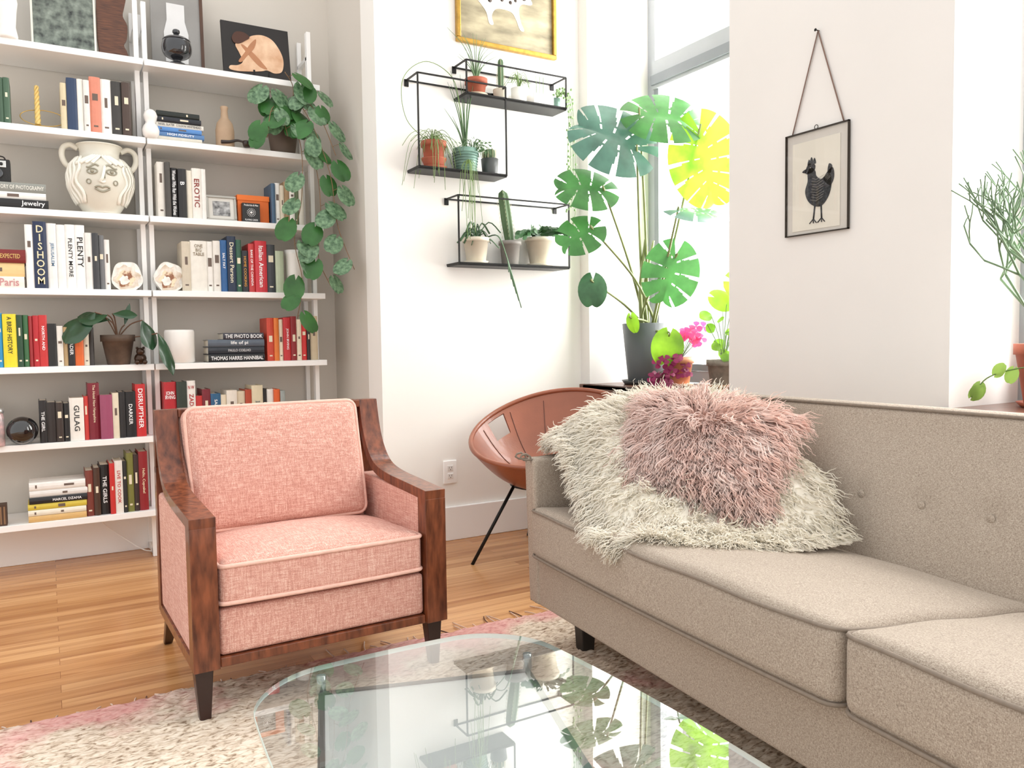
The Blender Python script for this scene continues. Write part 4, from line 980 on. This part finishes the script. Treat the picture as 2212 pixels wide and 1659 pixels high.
def p3(e):
    pot(e,(0,0,0),.035,.045,.085,mat('#4a4d4c',rough=.4,var=.2)); soil(e,(0,0,0),.035,.075)
    b=MB(); cactus(b,(0,0,.075),.026,.06); cactus(b,(-.018,.0,.075),.014,.04); b.obj('cactus_body',[CAC,SPN],e)
plant('potted_cactus',1.945,zt,'small ribbed cactus in a dark glazed pot','potted plant',p3)
zt=2.185+.0055
def p4(e):
    saucer(e,(0,0,0),.058,mat('#c9b59c',rough=.6)); pot(e,(0,0,.005),.038,.05,.085,TERRA,rim=.025); soil(e,(0,0,0),.042,.08)
    b=MB()
    for k in range(20):
        a=random.uniform(0,6.28); l=random.uniform(.1,.25); s=random.uniform(.03,.12)
        b.tube(cr([(0,0,.08),(math.cos(a)*s*.5,math.sin(a)*s*.2,.08+l*.6),(math.cos(a)*s*1.4,math.sin(a)*s*.4,.08+l*.95)],5),lambda t:.003*(1-.8*t),5)
    b.obj('foliage',mat('#5d7a50',rough=.5,var=.2),e)
plant('potted_air_plant',1.875,zt,'thin-leaved succulent in a small terracotta pot','potted plant',p4)
def p5(e):
    pot(e,(0,0,0),.032,.042,.06,CRM); soil(e,(0,0,0),.034,.052)
    b=MB(); cactus(b,(0,0,.05),.016,.165,ribs=6); b.obj('cactus_body',[CAC,SPN],e)
plant('potted_cactus',2.015,zt,'slender column cactus in a low cream pot','potted plant',p5)
def p6(e):
    pot(e,(0,0,0),.036,.042,.082,CERW); soil(e,(0,0,0),.034,.074); b=MB(); fine(b,(0,0,.07),24,.07,.10,-.05); b.obj('foliage',RHI,e)
plant('potted_succulent',2.12,zt,'feathery succulent in a plain white pot','potted plant',p6)
def p7(e):
    MB().rbox((0,0,.032),(.062,.04,.032),.006,n=2).obj('planter',CERW,e)
    for k in range(3): MB().tube([(-.02+.02*k,0,.06),(-.022+.022*k,0,.16)],.0015,5).obj('stem',STEM,e)
plant('square_planter',2.245,zt,'low rectangular white planter with bare stems','planter',p7)
def p8(e):
    pot(e,(0,0,0),.026,.032,.06,GRN); b=MB()
    for s in range(4):
        x0=.01*s; p=cr([(0,0,.055),(.02+x0,-.05,.08),(.03+x0,-.085,-.05),(.02+x0*1.6,-.085,-.25-.09*s),(.03-x0,-.085,-.33-.1*s)],12); b.tube(p,.0012,4,mi=0)
        for q in p[6::2]: b.ball(q+V((random.uniform(-.008,.008),random.uniform(-.006,.006),0)),.0065,mi=1,seg=7,rings=5)
    for k in range(20): b.ball((random.uniform(-.03,.08),random.uniform(-.06,.02),.06+random.uniform(0,.05)),.007,mi=1,seg=7,rings=5)
    b.obj('foliage',[STEM,mat('#8fae78',rough=.5,var=.2)],e)
plant('string_of_pearls',2.335,zt,'string of pearls trailing from a tiny green pot','potted plant',p8)
zt=1.372+.0055
def p9(e):
    saucer(e,(0,0,0),.062,CRM); pot(e,(0,0,.006),.045,.062,.125,CRM,rim=.02); soil(e,(0,0,0),.052,.12)
    b=MB()
    for k in range(22):
        a=random.uniform(0,6.28); s=random.uniform(.06,.13); l=random.uniform(-.02,.07)
        b.tube(cr([(0,0,.12),(math.cos(a)*s*.5,math.sin(a)*s*.3-.01,.15+l),(math.cos(a)*s,math.sin(a)*s*.4-.02,.14+l-.04)],4),.005,5,flat=.4)
    for k in range(6): b.tube(cr([(.02,-.03,.12),(.09,-.06,.14),(.13,-.082,.03),(.135+.014*k,-.088,-.04-.035*k)],6),.0045,5,flat=.35)
    b.obj('foliage',mat('#3f5f3c',rough=.45,var=.25),e)
plant('potted_holiday_cactus',1.86,zt,'arching flat-stemmed cactus in a cream pot','potted plant',p9)
def p10(e):
    pot(e,(0,0,0),.040,.052,.125,GRY,rim=.02); soil(e,(0,0,0),.042,.115)
    b=MB(); cactus(b,(0,0,.11),.030,.27,ribs=6,lean=(-.04,0)); b.obj('cactus_body',[CAC,SPN],e)
plant('potted_column_cactus',2.055,zt,'tall spiny column cactus in a grey pot','potted plant',p10)
def p11(e):
    saucer(e,(0,0,0),.07,CRM); pot(e,(0,0,.005),.05,.072,.145,CRM,rim=.02); soil(e,(0,0,0),.06,.138)
    b=MB()
    for k in range(34):
        a=random.uniform(0,6.28); p=V((random.uniform(-.02,.02),random.uniform(-.02,.02),.14)); d=V((math.cos(a),math.sin(a)*.5-.1,.9)).normalized()
        for s in range(random.choice([3,4,5])):
            L=random.uniform(.032,.046)
            if (p.y+d.y*L)>.05: d.y=-abs(d.y)
            b.leaf(p,d,(0,-1,.2),L,.024,kind='lance',droop=.02,cup=0,nu=5,nv=2); p=p+d*L*.95; d=(d+V((math.cos(a)*.25,-.05,-.42))).normalized()
    b.obj('foliage',mat('#355c33',rough=.4,var=.3),e)
plant('potted_christmas_cactus',2.235,zt,'bushy christmas cactus in a large cream pot','potted plant',p11)

# ---------------------------------------------------------------- framed art
def dogpic():
    x0,x1,z0,z1=1.80,2.385,2.472,2.94; e=thing('framed_painting',((x0+x1)/2,YH,z0),'gold-framed old painting of a spotted hunting dog in a field','painting'); w=x1-x0;h=z1-z0
    G=mat('#b08a3e',rough=.35,metal=.7,var=.2,vs=40,bump=.3,bs=90)
    b=MB(); t=.022
    b.box((0,-.014,t/2),(w,.028,t)); b.box((0,-.014,h-t/2),(w,.028,t))
    for s in(-1,1): b.box((s*(w/2-t/2),-.014,h/2),(t,.028,h-2*t))
    b.obj('frame',G,e,bevel=.005)
    MB().box((0,-.008,h/2),(w-2*t,.006,h-2*t)).obj('canvas',mat('#7d7358',rough=.5,var=.35,vs=5,st=(1,1,3),col2='#b8ad8e'),e)
    b=MB(); SP=mat('#3a2d26',rough=.6)
    dog=[(-.16,.16),(-.12,.20),(-.05,.215),(.03,.21),(.07,.235),(.12,.24),(.15,.21),(.14,.195),(.09,.19),(.07,.16),(.08,.10),(.10,.06),(.075,.06),(.05,.11),(.02,.14),(-.06,.14),(-.09,.10),(-.08,.06),(-.105,.06),(-.12,.11),(-.15,.145),(-.20,.19)]
    b.ext([(p.x,p.y+.06) for p in cr([V((a,c,0)) for a,c in dog],4,closed=True)],'y',-.0125,-.010,0)
    for x,z,r in ((-.10,.235,.012),(-.03,.25,.01),(.02,.245,.009),(.10,.285,.016),(.05,.26,.008)): b.lathe([(r,0),(r,.0012)],(x,-.0125,z),12,mi=1,M=RX)
    b.obj('painted_dog',[mat('#e6dfd2',rough=.6,var=.12,vs=30),SP],e,label='painted white spotted hunting dog')
dogpic()
def birdpic():
    y0,y1,z0,z1=1.895,2.180,1.388,1.778; e=thing('hanging_glass_frame',(XW,(y0+y1)/2,z0),'black metal glass frame with bird print hung by leather strap','picture frame'); w=y1-y0;h=z1-z0
    def B(b,c,d,mi=0): return b.box((-c[1],c[0],c[2]),(d[1],d[0],d[2]),mi)
    b=MB();t=.0042
    B(b,(0,.010,t/2),(w,.010,t));B(b,(0,.010,h-t/2),(w,.010,t))
    for s in(-1,1):B(b,(s*(w/2-t/2),.010,h/2),(t,.010,h))
    b.tube([(-.012,.0+.008*math.cos(k),h+.006+.008*math.sin(k)) for k in [i*.524 for i in range(12)]],.0015,5,closed=True)
    b.obj('frame',mat('#3a332c',rough=.4,metal=.6),e)
    MB().box((-.0145,0,h/2),(.001,w-.010,h-.010)).obj('glass_pane',glass_mat((.985,.985,.985),.02,.5),e)
    MB().box((-.006,0,h/2),(.001,w-.010,h-.010)).obj('backing_glass',mat('#d3cec6',rough=.3,var=.03),e)
    MB().box((-.008,.004,h/2-.010),(.001,.215,.335)).obj('paper',mat('#e4dfd2',rough=.9,var=.03),e)
    INK=mat('#17181b',rough=.9,var=.3,vs=120,col2='#4a4b50'); LT_=mat('#a9a69e',rough=.9)
    b=MB()
    def poly(pts): b.ext([(-p.x*1.12,p.y) for p in cr([V((a,c,0)) for a,c in pts],4,closed=True)],'x',-.0108,-.0086)
    poly([(-.035,.235),(-.02,.25),(-.005,.235),(0,.215),(.02,.20),(.045,.215),(.06,.20),(.058,.16),(.045,.125),(.02,.10),(-.01,.105),(-.035,.13),(-.045,.165),(-.035,.20)])
    poly([(-.045,.235),(-.035,.262),(-.02,.268),(-.005,.255),(-.01,.235),(-.03,.228)])
    for x,z in((-.03,.27),(-.02,.277),(-.008,.272)): poly([(x-.006,z-.008),(x,z+.012),(x+.006,z-.008)])
    poly([(-.058,.24),(-.042,.248),(-.042,.234)]); poly([(.03,.20),(.062,.235),(.07,.20),(.055,.17)])
    poly([(.045,.22),(.05,.25),(.062,.24),(.058,.215)])
    for x0,x1 in ((-.005,-.012),(.022,.025)):
        b.tube([(-.0098,-x0,.11),(-.0098,-x1,.055)],.0032,5)
        for d in (-.018,0,.014): b.tube([(-.0098,-x1,.056),(-.0098,-(x1+d),.04)],.0022,4)
    for k in range(9):
        z=.125+.010*k; b.tube([(-.0112,-(-.025+.004*(k%3)),z+.004),(-.0112,-(.0+.004*(k%2)),z-.003),(-.0112,-(.03+.003*(k%3)),z+.008)],.0007,3,mi=1)
    for k in range(4): b.tube([(-.0112,-(.035+.005*k),.205-.004*k),(-.0112,-(.052+.004*k),.215-.004*k)],.0007,3,mi=1)
    b.ball((-.0112,.026,.25),.0022,mi=1,seg=8,rings=6)
    b.obj('bird_print',[INK,LT_],e,label='engraved black hen illustration')
    b=MB(); zt=2.139-z0
    for s in(-1,1): b.tube([V((-.006,s*(w/2-.026),h-.002)).lerp(V((-.006,0,zt)),q/6) for q in range(7)],.0045,6,flat=.5)
    b.obj('strap',mat('#7d6257',rough=.7),e); MB().lathe([(.002,0),(.002,.02),(.006,.021),(.001,.025)],(0,0,zt),10,M=Matrix.Rotation(math.radians(-90),3,'Y')).obj('nail',BLACKM,e)
birdpic()

# ---------------------------------------------------------------- sill plants
ZL=ZS+.0255
def monstera():
    O=V((2.74,3.27,ZL)); e=thing('monstera_plant',O,'large monstera with split leaves in dark grey pot on sill','potted plant')
    DG=mat('#4d5153',rough=.5,var=.06); MB().lathe([(.001,0),(.12,0),(.135,.022),(.128,.022),(.115,.008),(.001,.008)],seg=36,cap=False).obj('saucer',mat('#2c2d2e',rough=.4),e)
    pot(e,(0,0,.01),.098,.132,.31,DG); soil(e,(0,0,.01),.118,.29)
    st=MB(); b=MB()
    L=[((2.437,3.15,1.985),(-.75,.35,.45),(-.45,-.75,.5),.31,.33,2,6),
     ((2.289,3.18,1.735),(-.85,.3,.1),(-.35,-.75,.55),.225,.22,1,5),
     ((2.26,3.19,1.51),(-.7,.2,-.35),(-.3,-.8,.5),.175,.175,1,4),
     ((2.375,3.25,1.245),(-.1,-.1,-1),(-.45,-.85,.2),.125,.12,0,0),
     ((2.68,3.05,2.095),(.75,-.4,-.05),(-.35,-.75,.55),.31,.28,1,6),
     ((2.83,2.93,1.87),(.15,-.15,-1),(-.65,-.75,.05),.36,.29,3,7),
     ((2.70,2.83,1.60),(.85,-.5,-.05),(-.1,-.45,1),.26,.21,2,5),
     ((2.665,3.0,1.315),(-.25,.1,-1),(-.5,-.85,.2),.23,.23,1,5),
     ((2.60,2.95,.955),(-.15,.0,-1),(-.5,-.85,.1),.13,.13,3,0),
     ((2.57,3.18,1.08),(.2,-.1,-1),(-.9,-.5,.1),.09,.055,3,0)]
    for c,t,n,l,w,mi,sl in L:
        c=V(c)-O; t=V(t).normalized(); base=c-t*l*.42
        b.leaf(base,t,n,l,w*1.0,mi=mi,slots=sl,droop=.16,cup=.12,nu=80 if sl else 14,nv=14 if sl else 5)
        s0=V((random.uniform(-.05,.05),random.uniform(-.05,.05),.29)); mid=V((base.x*.45+s0.x,base.y*.45+s0.y,.3+(base.z-.3)*.5))
        st.tube(cr([s0,mid,base-V((0,0,.01)) if base.z>.35 else base+V((0,0,.02)),base],7),lambda q:.008*(1-.55*q),7)
    for k in range(2): st.tube(cr([(.03*k-.03,0,.28),(.03*k-.06,-.02,.5),(.08*k-.05,-.05+.03*k,.75)],6),lambda q:.013*(1-.5*q),7)
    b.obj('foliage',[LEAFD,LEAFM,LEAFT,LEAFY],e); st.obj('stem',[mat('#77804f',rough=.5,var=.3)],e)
monstera()
OX=mat('#8a1f52',rough=.5,var=.3,transl=.35); OXP=mat('#d8467e',rough=.5,var=.3,transl=.4)
def clover(b,c,r,mi,n=3,nr=(-.5,-.7,.5)):
    a0=random.uniform(0,6.28); nr=V(nr)+V((random.uniform(-.3,.3),random.uniform(-.3,.3),random.uniform(-.3,.3))); nr.normalize(); u=nr.orthogonal().normalized(); w=nr.cross(u)
    for k in range(n):
        a=a0+k*6.283/n; b.leaf(V(c),u*math.cos(a)+w*math.sin(a),nr,r,r*1.1,kind='lance',mi=mi,droop=.1,nu=4,nv=2)
def ox(e):
    saucer(e,(0,0,0),.07,mat('#d9b59a',rough=.6)); pot(e,(0,0,.005),.045,.065,.14,mat('#c98a68',rough=.7,var=.1),rim=.03); soil(e,(0,0,0),.055,.13)
    b=MB()
    for k in range(30):
        q=V((random.uniform(-.16,-.02),random.uniform(-.1,.05),random.uniform(.02,.16))); b.tube([(0,0,.13),q],.001,3,mi=0); clover(b,q,.028,1)
    for k in range(16):
        q=V((random.uniform(.02,.12),random.uniform(-.10,.02),random.uniform(.22,.31))); b.tube([(0,0,.13),q],.001,3,mi=0); clover(b,q,.030,2)
    b.obj('foliage',[STEM,OX,OXP],e)
plant('potted_oxalis',2.72,ZL,'purple oxalis in a small terracotta pot','potted plant',ox,y=3.00)
def pil(e):
    GP=mat('#7d766b',rough=.8,var=.3,vs=30,bump=.5,bs=60); saucer(e,(0,0,0),.075,mat('#c49a78',rough=.6)); pot(e,(0,0,.005),.06,.075,.13,GP,rim=.03); soil(e,(0,0,0),.06,.12)
    b=MB()
    for k in range(22):
        q=V((random.uniform(-.07,.10),random.uniform(-.12,.08),random.uniform(.14,.52))); b.tube(cr([(0,0,.12),(q.x*.4,q.y*.4,q.z*.7),q],4),.0016,4,mi=0); l=random.choice([.04,.05,.065]); b.leaf(q-V((0,0,0)),(random.uniform(-1,1),random.uniform(-1,.2),random.uniform(-.6,.2)),(-.6,-.6,.4),l,l,kind='round',mi=1,nu=8,nv=3,droop=.05)
    for c,l in (((.02,-.05,.50),.15),((-.06,0,.43),.09)): b.leaf(V(c),(.6,-.4,-.3),(-.6,-.6,.5),l,l,kind='heart',mi=1,nu=12,nv=5)
    b.obj('foliage',[STEM,LEAFY],e)
plant('potted_pilea',2.80,ZL,'round-leaved bright green plant in textured grey pot','potted plant',pil,y=2.78)
def pencil(e):
    saucer(e,(0,0,0),.105,TERRA); pot(e,(0,0,.006),.08,.108,.20,TERRA,rim=.035); soil(e,(0,0,0),.09,.185)
    b=MB(); PX=(-.30,.08); PY=(-.12,.175)
    def grow(p,d,l,r,dep):
        q=p+d*l
        if q.x<PX[0] or q.x>PX[1]: d.x*=-.5; q=p+d*l
        if q.y>PY[1] or q.y<PY[0]: d.y*=-.5; q=p+d*l
        q.x=max(PX[0],min(PX[1],q.x)); q.y=max(PY[0],min(PY[1],q.y))
        b.tube([p,(p+q)/2+V((random.uniform(-.006,.006),)*3),q],r,5)
        if dep==0: return
        for s in range(random.choice([2,2,2,1])):
            nd=(d+V((random.uniform(-.8,.55),random.uniform(-.6,.65),random.uniform(-.25,.45)))).normalized(); grow(q,nd,l*random.uniform(.72,.95),r*.82,dep-1)
    for k in range(7): grow(V((random.uniform(-.03,.03),random.uniform(-.03,.03),.18)),V((random.uniform(-.45,.05),random.uniform(.0,.4),1)).normalized(),.16,.0055,5)
    b.obj('foliage',mat('#66805f',rough=.5,var=.2),e)
plant('pencil_cactus',2.80,ZL,'branching pencil cactus in a terracotta pot','potted plant',pencil,y=1.33)
def vine(e):
    pot(e,(0,0,0),.035,.045,.07,CERW); soil(e,(0,0,0),.035,.062)
    b=MB(); p=cr([(0,0,.06),(-.03,.06,.13),(-.02,.13,.13),(-.04,.20,.10),(-.05,.24,.04)],6); b.tube(p,.002,5,mi=0)
    for k,(i,l) in enumerate(((8,.040),(12,.045),(16,.045),(20,.05),(24,.05))): b.leaf(p[i],(-.1,.3 if k%2 else -.3,-1 if k%2 else .3),(-.9,-.3,.3),l,l*.7,mi=1,nu=8,nv=3)
    b.obj('foliage',[STEM,mat('#86a44e',rough=.4,transl=.3)],e)
plant('small_pothos',2.58,ZL,'young pothos vine creeping along the window sill','potted plant',vine,y=1.20)

b=MB().tube(cr([(.18,4.20,.20),(.22,4.22,.14),(.30,4.2,.07),(.385,4.17,.012),(.5,4.15,.006)],8),.0028,6)
top(b.obj('power_cord',WHITE),'thin white power cord trailing behind the bottom shelf','cord')

# ---------------------------------------------------------------- light
w=bpy.data.worlds.new('world'); S.world=w; w.use_nodes=True; bg=w.node_tree.nodes['Background']; bg.inputs[0].default_value=(1,.993,.98,1); bg.inputs[1].default_value=1.05
def area(name,loc,rot,sx,sy,en,col=(1,1,1)):
    l=bpy.data.lights.new(name,'AREA'); l.shape='RECTANGLE'; l.size=sx; l.size_y=sy; l.energy=en; l.color=col
    o=bpy.data.objects.new(name,l); C.objects.link(o); o.location=loc; o.rotation_euler=rot; return o
area('window_daylight',(3.3,3.0,1.95),(0,math.radians(90),0),2.3,1.0,100,(1,.99,.97))
area('window_daylight',(3.3,1.0,1.95),(0,math.radians(90),0),2.3,1.1,120,(1,.99,.97))
sn=bpy.data.lights.new('sun','SUN'); sn.energy=.8; sn.angle=math.radians(25); so=bpy.data.objects.new('sun',sn); C.objects.link(so); so.rotation_euler=(math.radians(-12),math.radians(35),0)
S.view_settings.view_transform='Standard'; S.view_settings.exposure=.45

cam=bpy.data.cameras.new('camera'); co=bpy.data.objects.new('camera',cam); C.objects.link(co); S.camera=co
cam.sensor_width=36; cam.lens=1720/2212*36; cam.clip_start=.02
R=Matrix.Rotation(math.radians(-30.3),4,'Z')@Matrix.Rotation(math.radians(90-3.13),4,'X')@Matrix.Rotation(math.radians(-0.79),4,'Z')
co.matrix_world=Matrix.Translation((0,0,1.0))@R
